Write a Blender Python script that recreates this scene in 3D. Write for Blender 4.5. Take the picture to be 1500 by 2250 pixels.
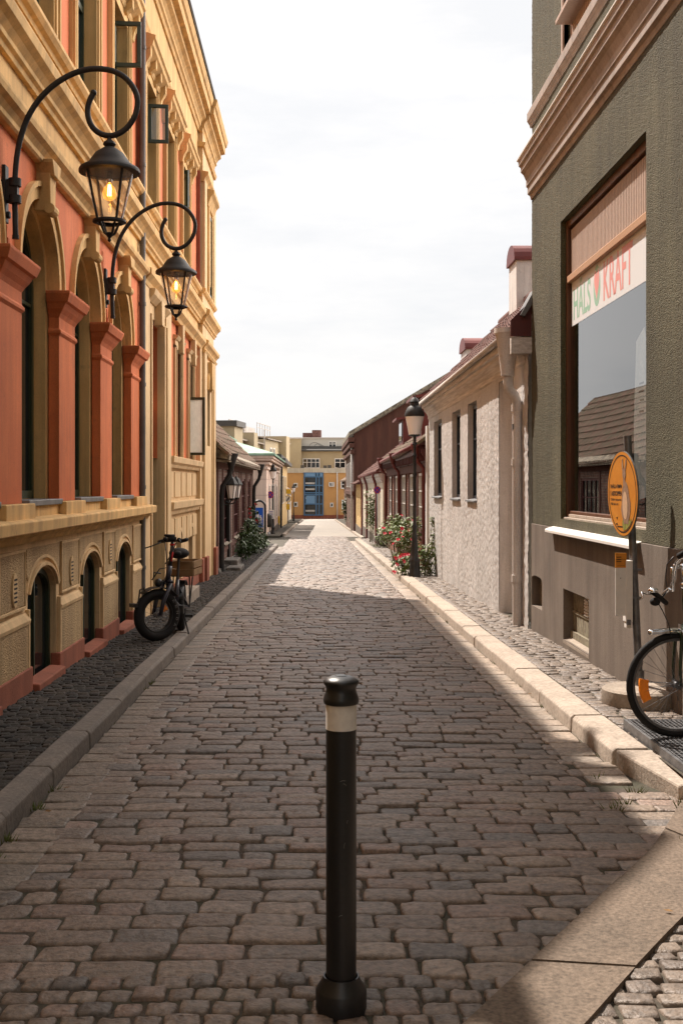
import bpy, bmesh, math, random
from mathutils import Vector, Matrix, noise as mnoise
R = math.radians
random.seed(7)
S = bpy.context.scene
for o in list(bpy.data.objects): bpy.data.objects.remove(o)

# ------------------------------------------------------------------ camera, sky, sun, exposure
cd = bpy.data.cameras.new('camera'); cam = bpy.data.objects.new('camera', cd)
S.collection.objects.link(cam); S.camera = cam
cam.location = (0, 0, 1.65); cam.rotation_euler = (R(90), 0, 0)
cd.sensor_width = 36; cd.lens = 40; cd.shift_x = 0.0249; cd.shift_y = -0.0262
cd.clip_start = 0.05; cd.clip_end = 4000

SUN = Vector((0.388, -0.62, -1.0)).normalized()          # the way the light travels
el = math.asin(-SUN.z); az = math.atan2(-SUN.x, -SUN.y)
w = bpy.data.worlds.new('World'); S.world = w; w.use_nodes = True
N = w.node_tree.nodes; L = w.node_tree.links; N.clear()
out = N.new('ShaderNodeOutputWorld'); mx = N.new('ShaderNodeMixShader')
b1 = N.new('ShaderNodeBackground'); b2 = N.new('ShaderNodeBackground')
sky = N.new('ShaderNodeTexSky'); sky.sky_type = 'NISHITA'; sky.sun_disc = False
sky.sun_elevation = el; sky.sun_rotation = az; sky.dust_density = 2.0
b1.inputs[1].default_value = 0.10; L.new(sky.outputs[0], b1.inputs[0])
tc = N.new('ShaderNodeTexCoord'); mp = N.new('ShaderNodeMapping'); mp.inputs['Scale'].default_value = (1.6, 1.6, 7.0)
n1 = N.new('ShaderNodeTexNoise'); n1.inputs['Scale'].default_value = 2.2; n1.inputs['Detail'].default_value = 7; n1.inputs['Roughness'].default_value = .6
L.new(tc.outputs['Generated'], mp.inputs[0]); L.new(mp.outputs[0], n1.inputs[0])
rp = N.new('ShaderNodeValToRGB'); rp.color_ramp.elements[0].position = .38; rp.color_ramp.elements[0].color = (.90, .902, .915, 1)
rp.color_ramp.elements[1].position = .56; rp.color_ramp.elements[1].color = (1.0, .985, .975, 1)
L.new(n1.outputs[0], rp.inputs[0])
lowc = N.new('ShaderNodeMapRange'); lowc.inputs[1].default_value = .02; lowc.inputs[2].default_value = .30; lowc.inputs[3].default_value = .93; lowc.inputs[4].default_value = 1.0
sx0 = N.new('ShaderNodeSeparateXYZ'); L.new(tc.outputs['Generated'], sx0.inputs[0]); L.new(sx0.outputs[2], lowc.inputs[0])
cmx = N.new('ShaderNodeMix'); cmx.data_type = 'RGBA'; cmx.blend_type = 'MULTIPLY'; cmx.inputs[0].default_value = 1
cc0 = N.new('ShaderNodeCombineColor'); [L.new(lowc.outputs[0], cc0.inputs[i]) for i in range(3)]
L.new(rp.outputs[0], cmx.inputs[6]); L.new(cc0.outputs[0], cmx.inputs[7]); L.new(cmx.outputs[2], b2.inputs[0]); b2.inputs[1].default_value = 0.61
sx = N.new('ShaderNodeSeparateXYZ'); L.new(tc.outputs['Generated'], sx.inputs[0])
mr = N.new('ShaderNodeMapRange'); mr.inputs[1].default_value = -.2; mr.inputs[2].default_value = .6; mr.inputs[3].default_value = .94; mr.inputs[4].default_value = .98
L.new(sx.outputs[2], mr.inputs[0]); L.new(mr.outputs[0], mx.inputs[0])
L.new(b1.outputs[0], mx.inputs[1]); L.new(b2.outputs[0], mx.inputs[2])
# added bright warm patch of sky at right, filling the shaded left facade
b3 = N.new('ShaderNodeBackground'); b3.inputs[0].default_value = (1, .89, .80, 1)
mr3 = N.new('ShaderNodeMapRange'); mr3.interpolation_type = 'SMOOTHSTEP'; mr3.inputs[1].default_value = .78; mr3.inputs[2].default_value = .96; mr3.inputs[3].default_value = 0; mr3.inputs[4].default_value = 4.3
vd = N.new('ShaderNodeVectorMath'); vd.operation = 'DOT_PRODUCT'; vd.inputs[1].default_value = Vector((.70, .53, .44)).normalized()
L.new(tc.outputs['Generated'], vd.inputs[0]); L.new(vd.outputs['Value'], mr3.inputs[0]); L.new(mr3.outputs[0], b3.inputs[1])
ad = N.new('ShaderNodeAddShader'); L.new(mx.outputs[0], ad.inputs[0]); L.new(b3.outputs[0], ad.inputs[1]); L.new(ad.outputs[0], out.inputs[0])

sd = bpy.data.lights.new('sun', 'SUN'); so = bpy.data.objects.new('sun', sd); S.collection.objects.link(so)
sd.energy = 5.0; sd.angle = R(.55); sd.color = (1.0, .90, .80)
so.rotation_euler = SUN.to_track_quat('-Z', 'Y').to_euler(); so.location = (-10, 20, 40)
S.view_settings.view_transform = 'Standard'; S.view_settings.look = 'None'
S.view_settings.exposure = 0.80; S.view_settings.gamma = 1
S.render.engine = 'CYCLES'; S.cycles.use_denoising = True; S.cycles.max_bounces = 8; S.cycles.diffuse_bounces = 4
S.cycles.transparent_max_bounces = 16; S.cycles.caustics_reflective = False; S.cycles.caustics_refractive = False

# ------------------------------------------------------------------ materials
def lin(r, g, b):
    f = lambda v: (v/255/12.92) if v/255 <= .04045 else ((v/255+.055)/1.055)**2.4
    return (f(r), f(g), f(b), 1)
def mat(name, col, col2=None, rough=.85, vs=2.0, bump=0.0, bs=60.0, fine=.12, streak=0.0, spec=.3, metal=0.0, vor=False, stretch=None, coat=0.0, attr=None, grime=0.0):
    m = bpy.data.materials.new(name); m.use_nodes = True
    n = m.node_tree.nodes; l = m.node_tree.links; p = n['Principled BSDF']
    p.inputs['Roughness'].default_value = rough; p.inputs['Metallic'].default_value = metal
    p.inputs['Specular IOR Level'].default_value = spec; p.inputs['Coat Weight'].default_value = coat
    g = n.new('ShaderNodeNewGeometry'); pos = g.outputs['Position']
    if stretch:
        mpn = n.new('ShaderNodeMapping'); mpn.inputs['Scale'].default_value = stretch; l.new(pos, mpn.inputs[0]); pos = mpn.outputs[0]
    def nz(scale, det=4, src=pos, rg=.55):
        t = n.new('ShaderNodeTexNoise'); t.inputs['Scale'].default_value = scale; t.inputs['Detail'].default_value = det; t.inputs['Roughness'].default_value = rg
        l.new(src, t.inputs['Vector']); return t.outputs[0]
    def rgbmix(fac, a, b, mode='MIX'):
        x = n.new('ShaderNodeMix'); x.data_type = 'RGBA'; x.blend_type = mode; x.clamp_result = False
        if isinstance(fac, float): x.inputs[0].default_value = fac
        else: l.new(fac, x.inputs[0])
        for i, v in ((6, a), (7, b)):
            if isinstance(v, tuple): x.inputs[i].default_value = v
            else: l.new(v, x.inputs[i])
        return x.outputs[2]
    def rng(src, a, b, c, d):
        x = n.new('ShaderNodeMapRange'); l.new(src, x.inputs[0])
        for i, v in enumerate((a, b, c, d)): x.inputs[1+i].default_value = v
        return x.outputs[0]
    c = col
    if attr:
        a = n.new('ShaderNodeAttribute'); a.attribute_name = attr; c = a.outputs['Color']
    if col2: c = rgbmix(rng(nz(vs, 6), .38, .62, 0, 1), c, col2)
    if fine:
        f = rng(nz(bs*.8 if bump else 40, 3), .25, .75, 1-fine, 1+fine)
        cc = n.new('ShaderNodeCombineColor'); [l.new(f, cc.inputs[i]) for i in range(3)]
        c = rgbmix(1.0, c, cc.outputs[0], 'MULTIPLY')
    if streak:
        q = n.new('ShaderNodeMapping'); q.inputs['Scale'].default_value = (3.2, 3.2, .28); l.new(g.outputs['Position'], q.inputs[0])
        f = rng(nz(1.6, 5, q.outputs[0]), .35, .65, 1-streak, 1+streak*.35)
        cc = n.new('ShaderNodeCombineColor'); [l.new(f, cc.inputs[i]) for i in range(3)]
        c = rgbmix(1.0, c, cc.outputs[0], 'MULTIPLY')
    if grime:
        q = n.new('ShaderNodeMapping'); q.inputs['Scale'].default_value = (8, 8, .7); l.new(g.outputs['Position'], q.inputs[0])
        f1 = rng(nz(1.5, 7, q.outputs[0], .65), .50, .72, 0, grime); f2 = rng(nz(.55, 5, g.outputs['Position'], .6), .40, .62, .25, 1.0); f3 = rng(nz(7, 6, g.outputs['Position'], .7), .58, .74, 0, grime*.7)
        mm = n.new('ShaderNodeMath'); mm.operation = 'MULTIPLY'; l.new(f1, mm.inputs[0]); l.new(f2, mm.inputs[1])
        mx_ = n.new('ShaderNodeMath'); mx_.operation = 'MAXIMUM'; l.new(mm.outputs[0], mx_.inputs[0]); l.new(f3, mx_.inputs[1])
        c = rgbmix(mx_.outputs[0], c, (.075, .06, .045, 1))
    if isinstance(c, tuple): p.inputs['Base Color'].default_value = c
    else: l.new(c, p.inputs['Base Color'])
    if bump:
        b = n.new('ShaderNodeBump'); b.inputs['Strength'].default_value = 1.0; b.inputs['Distance'].default_value = bump
        if vor:
            t = n.new('ShaderNodeTexVoronoi'); t.inputs['Scale'].default_value = bs; l.new(pos, t.inputs['Vector'])
            h = n.new('ShaderNodeMath'); h.operation = 'MULTIPLY_ADD'; h.inputs[1].default_value = -1.0
            l.new(t.outputs['Distance'], h.inputs[0]); l.new(nz(bs*.5, 3), h.inputs[2]); l.new(h.outputs[0], b.inputs['Height'])
        else: l.new(nz(bs, 4, pos, .65), b.inputs['Height'])
        l.new(b.outputs[0], p.inputs['Normal'])
    return m
def brick(name, c1, c2, mortar, bw=.25, bh=.075, plane='yz', ms=.012):
    m = mat(name, c1, rough=.9, fine=0)
    n = m.node_tree.nodes; l = m.node_tree.links; p = n['Principled BSDF']
    g = n.new('ShaderNodeNewGeometry'); s = n.new('ShaderNodeSeparateXYZ'); cb = n.new('ShaderNodeCombineXYZ'); l.new(g.outputs['Position'], s.inputs[0])
    l.new(s.outputs['XYZ'.index(plane[0].upper())], cb.inputs[0]); l.new(s.outputs['XYZ'.index(plane[1].upper())], cb.inputs[1])
    t = n.new('ShaderNodeTexBrick'); l.new(cb.outputs[0], t.inputs[0]); t.inputs['Scale'].default_value = 1
    for k, v in (('Color1', c1), ('Color2', c2), ('Mortar', mortar)): t.inputs[k].default_value = v
    t.inputs['Mortar Size'].default_value = ms; t.inputs['Brick Width'].default_value = bw; t.inputs['Row Height'].default_value = bh; t.inputs['Mortar Smooth'].default_value = .3
    no = n.new('ShaderNodeTexNoise'); no.inputs['Scale'].default_value = 5; no.inputs['Detail'].default_value = 6; l.new(g.outputs['Position'], no.inputs[0])
    r = n.new('ShaderNodeMapRange'); r.inputs[1].default_value = .3; r.inputs[2].default_value = .7; r.inputs[3].default_value = .55; r.inputs[4].default_value = 1.35; l.new(no.outputs[0], r.inputs[0])
    cc = n.new('ShaderNodeCombineColor'); [l.new(r.outputs[0], cc.inputs[i]) for i in range(3)]
    x = n.new('ShaderNodeMix'); x.data_type = 'RGBA'; x.blend_type = 'MULTIPLY'; x.inputs[0].default_value = 1
    l.new(t.outputs[0], x.inputs[6]); l.new(cc.outputs[0], x.inputs[7]); l.new(x.outputs[2], p.inputs['Base Color'])
    b = n.new('ShaderNodeBump'); b.inputs['Distance'].default_value = .01; b.invert = True; l.new(t.outputs['Fac'], b.inputs['Height']); l.new(b.outputs[0], p.inputs['Normal'])
    return m
def glassy(name, tint=(.9, .93, .92, 1), ior=1.5, rough=0.0, opacity=0.0, body=(.02, .02, .02, 1)):
    # thin pane: straight-through view plus a Fresnel mirror
    m = bpy.data.materials.new(name); m.use_nodes = True
    n = m.node_tree.nodes; l = m.node_tree.links; n.clear()
    o = n.new('ShaderNodeOutputMaterial'); tr = n.new('ShaderNodeBsdfTransparent'); gl = n.new('ShaderNodeBsdfGlossy')
    tr.inputs[0].default_value = tint; gl.inputs['Roughness'].default_value = rough; gl.inputs[0].default_value = (1, 1, 1, 1)
    fr = n.new('ShaderNodeFresnel'); gg = n.new('ShaderNodeNewGeometry'); im = n.new('ShaderNodeMapRange'); im.inputs[3].default_value = ior; im.inputs[4].default_value = 1/ior; l.new(gg.outputs['Backfacing'], im.inputs[0]); l.new(im.outputs[0], fr.inputs[0]); a = n.new('ShaderNodeMixShader')
    df = n.new('ShaderNodeBsdfDiffuse'); df.inputs[0].default_value = body; bmx = n.new('ShaderNodeMixShader'); bmx.inputs[0].default_value = opacity
    l.new(tr.outputs[0], bmx.inputs[1]); l.new(df.outputs[0], bmx.inputs[2])
    l.new(fr.outputs[0], a.inputs[0]); l.new(bmx.outputs[0], a.inputs[1]); l.new(gl.outputs[0], a.inputs[2]); l.new(a.outputs[0], o.inputs[0])
    return m
def emit(name, col, st):
    m = bpy.data.materials.new(name); m.use_nodes = True; p = m.node_tree.nodes['Principled BSDF']
    p.inputs['Base Color'].default_value = col; p.inputs['Emission Color'].default_value = col; p.inputs['Emission Strength'].default_value = st
    return m

M = {}
M['orange'] = mat('orange_plaster', (.68, .20, .080, 1), (.60, .165, .065, 1), vs=1.3, bump=.002, bs=120, streak=.12, grime=0.42)
M['redpl'] = mat('red_pillar_plaster', (.60, .165, .055, 1), (.52, .135, .045, 1), vs=1.5, bump=.002, bs=120, streak=.15, grime=0.4)
M['yellow'] = mat('ochre_yellow_trim', (.70, .445, .185, 1), (.62, .385, .155, 1), vs=1.6, bump=.0015, bs=110, streak=.24, fine=.08, grime=0.45)
M['cream'] = mat('cream_stucco', (.70, .49, .265, 1), (.63, .435, .23, 1), vs=1.2, bump=.002, bs=120, streak=.18, fine=.08, grime=0.42)
M['roughcast_y'] = mat('ochre_roughcast', (.52, .36, .19, 1), (.45, .30, .155, 1), vs=1.4, bump=.012, bs=75, vor=True, streak=.2, fine=.25, grime=0.45)
M['plinth_red'] = mat('red_plinth', (.33, .105, .06, 1), (.26, .085, .05, 1), vs=3, bump=.004, bs=60, streak=.2)
M['dgreen'] = mat('dark_green_paint', (.018, .032, .014, 1), rough=.4, fine=.1, spec=.5)
M['dglass'] = mat('dark_window_glass', (.012, .014, .015, 1), rough=.04, fine=0, spec=.5)
M['frost'] = mat('frosted_glass', (.62, .60, .54, 1), (.45, .43, .38, 1), vs=30, rough=.25, bump=.006, bs=45, stretch=(1, 1, .35))
M['black'] = mat('black_paint', (.012, .012, .013, 1), rough=.38, fine=.2, bump=.0006, bs=90, spec=.5)
M['blackiron'] = mat('matt_black_iron', (.016, .015, .015, 1), (.028, .025, .022, 1), vs=9, rough=.6, bump=.001, bs=90)
M['rubber'] = mat('black_rubber', (.014, .013, .013, 1), rough=.8, bump=.002, bs=140)
M['zinc'] = mat('grey_zinc', (.20, .20, .20, 1), (.15, .15, .155, 1), rough=.5, metal=.6, vs=4)
M['steel'] = mat('galvanised_steel', (.20, .20, .205, 1), (.13, .13, .135, 1), rough=.5, metal=.7, vs=14)
M['chrome'] = mat('chrome', (.75, .75, .76, 1), rough=.12, metal=1, fine=0)
M['roofdark'] = mat('dark_roof_metal', (.06, .055, .05, 1), rough=.6)
M['green'] = mat('green_grey_roughcast', (.104, .098, .050, 1), (.080, .075, .039, 1), vs=.9, bump=.02, bs=55, streak=.16, fine=.22)
M['plinth_g'] = mat('grey_brown_cement', (.185, .150, .122, 1), (.15, .12, .098, 1), vs=1.5, bump=.003, bs=70, streak=.22, fine=.12, grime=0.5)
M['pink'] = mat('pinkish_painted_cornice', (.395, .335, .30, 1), (.33, .28, .25, 1), vs=2, bump=.001, bs=80, streak=.12, grime=0.45)
M['pinkslat'] = mat('pink_slats', (.45, .345, .29, 1), rough=.6, fine=.08)
M['brownwood'] = mat('brown_varnished_wood', (.13, .052, .024, 1), (.08, .034, .017, 1), vs=9, rough=.45, stretch=(1, 1, .12), bump=.001, bs=70)
M['palewood'] = mat('pale_oiled_wood', (.44, .26, .155, 1), rough=.55)
M['white'] = mat('white_roughcast', (.54, .497, .462, 1), (.475, .432, .398, 1), vs=1.1, bump=.022, bs=48, streak=.12, fine=.12, vor=True)
M['whitesm'] = mat('white_smooth_render', (.66, .62, .59, 1), (.58, .54, .51, 1), vs=1.2, bump=.002, bs=60, streak=.16, grime=0.35)
M['whitepaint'] = mat('white_paint', (.70, .67, .63, 1), rough=.5, fine=.05)
M['offwhite'] = mat('weathered_white_trim', (.60, .56, .525, 1), (.43, .39, .355, 1), vs=3.5, bump=.002, bs=50, stretch=(4, .35, 9))
M['tile'] = mat('red_clay_pantile', (.125, .048, .034, 1), (.08, .035, .028, 1), vs=6, bump=.004, bs=50, fine=.2)
M['oldtile'] = mat('old_mossy_pantile', (.17, .09, .065, 1), (.10, .085, .05, 1), vs=4, bump=.006, bs=40, fine=.25)
M['mosseave'] = mat('lichen_grey_boards', (.33, .28, .21, 1), (.13, .105, .08, 1), vs=6, bump=.006, bs=40, fine=.3)
M['redmetal'] = mat('dark_red_sheet_metal', (.155, .035, .030, 1), (.12, .028, .025, 1), vs=2, rough=.5)
M['redwood'] = mat('dark_red_boards', (.115, .046, .032, 1), (.085, .034, .025, 1), vs=3, stretch=(1, 1, .15), bump=.002, bs=60, grime=0.3)
M['maroon'] = mat('maroon_timber', (.085, .022, .020, 1), rough=.55)
M['bluepaint'] = mat('dark_blue_window', (.018, .028, .045, 1), rough=.3, fine=0, spec=.5)
M['blackwood'] = mat('tarred_black_timber', (.022, .018, .015, 1), rough=.8, bump=.002, bs=60)
M['brickred'] = brick('red_brick_infill', (.36, .115, .06, 1), (.26, .085, .05, 1), (.34, .26, .20, 1))
M['brickdark'] = brick('dark_brick_infill', (.17, .082, .055, 1), (.105, .052, .04, 1), (.17, .135, .11, 1))
M['brickchim'] = brick('brown_chimney_brick', (.16, .06, .045, 1), (.12, .05, .04, 1), (.14, .10, .09, 1), plane='xz')
M['stone'] = mat('grey_fieldstone', (.17, .15, .13, 1), (.09, .08, .07, 1), vs=5, bump=.03, bs=9)
M['granite'] = mat('grey_granite', (.40, .335, .275, 1), (.33, .275, .225, 1), vs=3, bump=.005, bs=45, fine=.3, grime=0.3)
M['concrete'] = mat('pale_concrete', (.34, .285, .23, 1), (.26, .215, .175, 1), vs=4, bump=.004, bs=60, fine=.2, grime=0.3)
M['sett'] = mat('granite_sett', (.3, .26, .23, 1), attr='tone', rough=.5, bump=.009, bs=42, fine=.5, spec=.5, grime=.32)
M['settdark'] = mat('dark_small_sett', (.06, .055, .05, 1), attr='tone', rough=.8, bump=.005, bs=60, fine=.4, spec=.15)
M['joint'] = mat('joint_sand', (.072, .056, .044, 1), (.055, .052, .034, 1), vs=5, bump=.01, bs=50, fine=.3)
M['asphalt'] = mat('pale_worn_asphalt', (.30, .27, .235, 1), (.26, .235, .21, 1), vs=1.0, bump=.004, bs=80, fine=.2)
M['soil'] = mat('dry_ground', (.16, .13, .10, 1), (.12, .10, .08, 1), vs=2, bump=.02, bs=20)
M['facade_y'] = mat('apricot_render', (.60, .33, .125, 1), (.56, .30, .115, 1), vs=.7, fine=.06, grime=0.25)
M['facade_b'] = mat('beige_render', (.42, .345, .22, 1), (.38, .31, .20, 1), vs=.5, fine=.06, grime=0.3)
M['facade_w'] = mat('greyed_white_boards', (.52, .50, .46, 1), fine=.1)
M['pinkhouse'] = mat('pale_pink_render', (.62, .48, .40, 1), (.56, .43, .36, 1), vs=.6, fine=.06, streak=.1, grime=0.25)
M['copper'] = mat('green_copper', (.26, .38, .29, 1), (.18, .29, .21, 1), vs=2, rough=.6)
M['ochrehouse'] = mat('ochre_house', (.58, .40, .18, 1), fine=.1, streak=.1)
M['creamhouse'] = mat('cream_house', (.63, .55, .43, 1), (.56, .48, .37, 1), vs=1, fine=.1, streak=.15, grime=0.35)
M['blueglaz'] = mat('blue_glazing_frame', (.075, .16, .28, 1), rough=.4, fine=0)
M['bluepanel'] = mat('light_blue_panel', (.16, .29, .46, 1), rough=.3, fine=.1)
M['signblue'] = mat('sign_blue', (.012, .10, .50, 1), rough=.4, fine=0)
M['signdb'] = mat('sign_dark_blue', (.03, .035, .26, 1), rough=.4, fine=0)
M['signred'] = mat('sign_red', (.45, .02, .03, 1), rough=.4, fine=0)
M['signor'] = mat('sign_orange', (.62, .245, .03, 1), (.56, .21, .025, 1), vs=8, rough=.45, fine=.05)
M['signyel'] = mat('sign_yellow', (.70, .45, .03, 1), rough=.45, fine=0)
M['inkblack'] = mat('black_ink', (.02, .015, .012, 1), rough=.6, fine=0)
M['reflector'] = mat('orange_reflector', (.95, .27, .02, 1), rough=.15, fine=.1, spec=.6)
M['lettergreen'] = mat('green_lettering', (.30, .52, .40, 1), rough=.5, fine=0)  # paled, the pane's sky reflection is mixed into this green
M['letterred'] = mat('red_lettering', (.72, .30, .28, 1), rough=.5, fine=0)  # red lightened the same way, glass reflection put into the colour
M['banner'] = mat('white_banner', (.68, .70, .72, 1), rough=.6, fine=0)
M['leaf'] = mat('green_leaf', (.085, .135, .028, 1), (.16, .18, .055, 1), vs=9, rough=.5, fine=.2)
M['leafdark'] = mat('dark_green_leaf', (.030, .058, .014, 1), (.055, .08, .02, 1), vs=7, rough=.5, fine=.2)
M['stem'] = mat('woody_stem', (.09, .075, .035, 1))
M['rose'] = mat('pink_red_rose', (.62, .035, .075, 1), (.70, .10, .15, 1), vs=30, rough=.6, fine=.1)
M['whiterose'] = mat('white_blossom', (.72, .66, .60, 1), fine=.1)
M['hollyred'] = mat('red_hollyhock', (.35, .02, .02, 1), fine=.1)
M['grass'] = mat('grass_blade', (.10, .14, .03, 1), (.17, .16, .06, 1), vs=20)
M['crate'] = mat('wooden_crate', (.27, .16, .075, 1), (.20, .115, .055, 1), vs=8, stretch=(.3, 1, 1), bump=.001)
M['lampwhite'] = mat('milky_lamp_glass', (.86, .80, .76, 1), rough=.25, fine=.04)
M['darkin'] = mat('dark_interior', (.025, .022, .02, 1), fine=.2)
M['curtain'] = mat('dim_curtain', (.22, .17, .11, 1), fine=.1)
M['glass'] = glassy('clear_glass')
M['shopglass'] = glassy('shop_window_glass', tint=(.62, .64, .64, 1), ior=2.5)
M['bulbglass'] = glassy('bulb_glass', tint=(1, .80, .45, 1), ior=1.3)
M['filament'] = emit('glowing_filament', (1, .50, .13, 1), 22)
def amber():
    m = glassy('lit_bulb_glass', tint=(1, .78, .42, 1), ior=1.35); n = m.node_tree.nodes; l = m.node_tree.links
    o = [x for x in n if x.type == 'OUTPUT_MATERIAL'][0]; src = o.inputs[0].links[0].from_socket
    e = n.new('ShaderNodeEmission'); e.inputs[0].default_value = (1, .42, .08, 1); e.inputs[1].default_value = .38
    a = n.new('ShaderNodeAddShader'); l.new(src, a.inputs[0]); l.new(e.outputs[0], a.inputs[1]); l.new(a.outputs[0], o.inputs[0]); return m
M['bulbglass'] = amber()
def translucent(name, c, fac=.6):
    m = mat(name, c, (c[0]*.7, c[1]*.7, c[2]*.68, 1), vs=30, rough=.25, bump=.006, bs=45, stretch=(1, 1, .35)); n = m.node_tree.nodes; l = m.node_tree.links
    o = [x for x in n if x.type == 'OUTPUT_MATERIAL'][0]; src = o.inputs[0].links[0].from_socket
    t = n.new('ShaderNodeBsdfTranslucent'); t.inputs[0].default_value = (.95, .92, .85, 1); x = n.new('ShaderNodeMixShader'); x.inputs[0].default_value = fac
    b_ = [q for q in n if q.type == 'BUMP'][0]; l.new(b_.outputs[0], t.inputs['Normal'])
    l.new(src, x.inputs[1]); l.new(t.outputs[0], x.inputs[2]); l.new(x.outputs[0], o.inputs[0]); return m
M['frost'] = translucent('frosted_glass', (.72, .70, .64, 1))
M['lampclear'] = glassy('hazy_lamp_glass', tint=(.97, .96, .95, 1), ior=1.45, opacity=.16, body=(.8, .74, .68, 1))
M['teal'] = mat('teal_box', (.02, .17, .22, 1), fine=0)
M['hare'] = mat('hare_brown', (.30, .185, .115, 1), (.22, .13, .08, 1), vs=25, fine=.1)
M['harelight'] = mat('hare_pale', (.55, .36, .22, 1), fine=.1)
M['signgrass'] = mat('printed_grass', (.30, .27, .05, 1), (.13, .15, .03, 1), vs=40, fine=.1)
M['redacc'] = mat('red_accent', (.55, .03, .03, 1), fine=0)
M['bikegreen'] = mat('dark_green_bike_frame', (.02, .035, .018, 1), rough=.25, spec=.5, coat=.5, fine=0)
M['ebike'] = mat('navy_black_bike_frame', (.02, .022, .035, 1), rough=.3, spec=.5, fine=0)

# ------------------------------------------------------------------ mesh collecting
def tag(o, label=None, cat=None, group=None, kind=None):
    if label: o['label'] = label
    if cat: o['category'] = cat
    if group: o['group'] = group
    if kind: o['kind'] = kind
    return o
def empty(name, loc, label, cat, group=None):
    o = bpy.data.objects.new(name, None); S.collection.objects.link(o); o.location = loc
    return tag(o, label, cat, group)
SPLIT = set('door_surround smooth_reveal pedestal pavilion_window_surround corner_strip roughcast_panel panel_moulding plinth window_surround apron_panel timber_rail roof_vent downpipe wall_grille lamp_cap_ stone_plinth_ scratches frieze pilaster blue_panel pale_landing pole_sleeve clamp cornice string_course spray_painted_arcs kerb reflective shutter window_casing grip brake_lever brake_cable yellow_plate wall eaves_boards chimney terrace_railing pit flower_shelf gutter string_course attic_roof'.split())
class MB:
    def __init__(self, mp=None): self.v = []; self.f = []; self.mi = []; self.mp = mp or (lambda u, n, z: (u, n, z)); self.k = 0; self.col = []
    def pt(self, u, n, z): self.v.append(self.mp(u, n, z)); return len(self.v)-1
    def face(self, *pts): self.f.append([self.pt(*p) for p in pts]); self.mi.append(self.k)
    def idx(self, *ids): self.f.append(list(ids)); self.mi.append(self.k)
    def box(self, u0, u1, n0, n1, z0, z1):
        a = [self.pt(u, n, z) for z in (z0, z1) for n in (n0, n1) for u in (u0, u1)]
        for q in ((0, 2, 3, 1), (4, 5, 7, 6), (0, 1, 5, 4), (2, 6, 7, 3), (0, 4, 6, 2), (1, 3, 7, 5)): self.idx(*[a[i] for i in q])
        return self
    def ext(self, prof, u0, u1, cap=True):                 # (n, z) outline run along u
        a = [self.pt(u0, n, z) for n, z in prof]; b = [self.pt(u1, n, z) for n, z in prof]; k = len(prof)
        for i in range(k): j = (i+1) % k; self.idx(a[i], a[j], b[j], b[i])
        if cap: self.idx(*a[::-1]); self.idx(*b)
        return self
    def plate(self, poly, n0, n1):                         # (u, z) outline given a thickness in n
        a = [self.pt(u, n0, z) for u, z in poly]; b = [self.pt(u, n1, z) for u, z in poly]; k = len(poly)
        for i in range(k): j = (i+1) % k; self.idx(a[i], a[j], b[j], b[i])
        self.idx(*a[::-1]); self.idx(*b); return self
    def ring(self, uc, zs, ru0, rz0, ru1, rz1, n0, n1, a0=0, a1=180, seg=20):   # arch band
        pr = []
        for i in range(seg+1):
            a = R(a0+(a1-a0)*i/seg); c, s = math.cos(a), math.sin(a)
            pr.append([self.pt(uc+ru0*c, n0, zs+rz0*s), self.pt(uc+ru1*c, n0, zs+rz1*s), self.pt(uc+ru1*c, n1, zs+rz1*s), self.pt(uc+ru0*c, n1, zs+rz0*s)])
        for p, q in zip(pr, pr[1:]):
            for i in range(4): j = (i+1) % 4; self.idx(p[i], q[i], q[j], p[j])
        if (a1-a0) % 360: self.idx(*pr[0]); self.idx(*pr[-1][::-1])
        return self
    def wall(self, u0, u1, z0, z1, n, ops, depth, seg=16):  # a face with openings (ua, ub, zb, zs, rise) and their reveals
        cur = u0
        for ua, ub, zb, zs, rise in sorted(ops):
            if ua > cur: self.face((cur, n, z0), (ua, n, z0), (ua, n, z1), (cur, n, z1))
            k = seg if rise else 1; uc = (ua+ub)/2; hw = (ub-ua)/2
            P = []
            for i in range(k+1):
                t = math.pi*(1-i/k); P.append((uc+hw*math.cos(t), zs+rise*math.sin(t)) if rise else ((ua, zs), (ub, zs))[i])
            for (a, za), (b, zb2) in zip(P, P[1:]):
                self.face((a, n, za), (b, n, zb2), (b, n, z1), (a, n, z1)); self.face((a, n, za), (a, n-depth, za), (b, n-depth, zb2), (b, n, zb2))
            if zb > z0: self.face((ua, n, z0), (ub, n, z0), (ub, n, zb), (ua, n, zb)); self.face((ua, n, zb), (ub, n, zb), (ub, n-depth, zb), (ua, n-depth, zb))
            for u in (ua, ub): self.face((u, n, zb), (u, n-depth, zb), (u, n-depth, zs), (u, n, zs))
            cur = ub
        if cur < u1: self.face((cur, n, z0), (u1, n, z0), (u1, n, z1), (cur, n, z1))
        return self
    def tube(self, pts, r, seg=8, cap=True):               # in mapped space; r number or list
        P = [Vector(p) for p in pts]; rr = r if isinstance(r, (list, tuple)) else [r]*len(P); rings = []; up = None
        for i, p in enumerate(P):
            d = (P[min(i+1, len(P)-1)]-P[max(i-1, 0)])
            if d.length < 1e-9: d = Vector((0, 0, 1))
            d.normalize()
            if up is None: up = Vector((0, 0, 1)) if abs(d.z) < .9 else Vector((1, 0, 0))
            s = d.cross(up); s = s.normalized() if s.length > 1e-6 else d.orthogonal().normalized(); up = s.cross(d).normalized()
            rings.append([self.pt(*(p+(s*math.cos(2*math.pi*k/seg)+up*math.sin(2*math.pi*k/seg))*rr[i])) for k in range(seg)])
        for a, b in zip(rings, rings[1:]):
            for k in range(seg): j = (k+1) % seg; self.idx(a[k], a[j], b[j], b[k])
        if cap: self.idx(*rings[0][::-1]); self.idx(*rings[-1])
        return self
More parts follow.
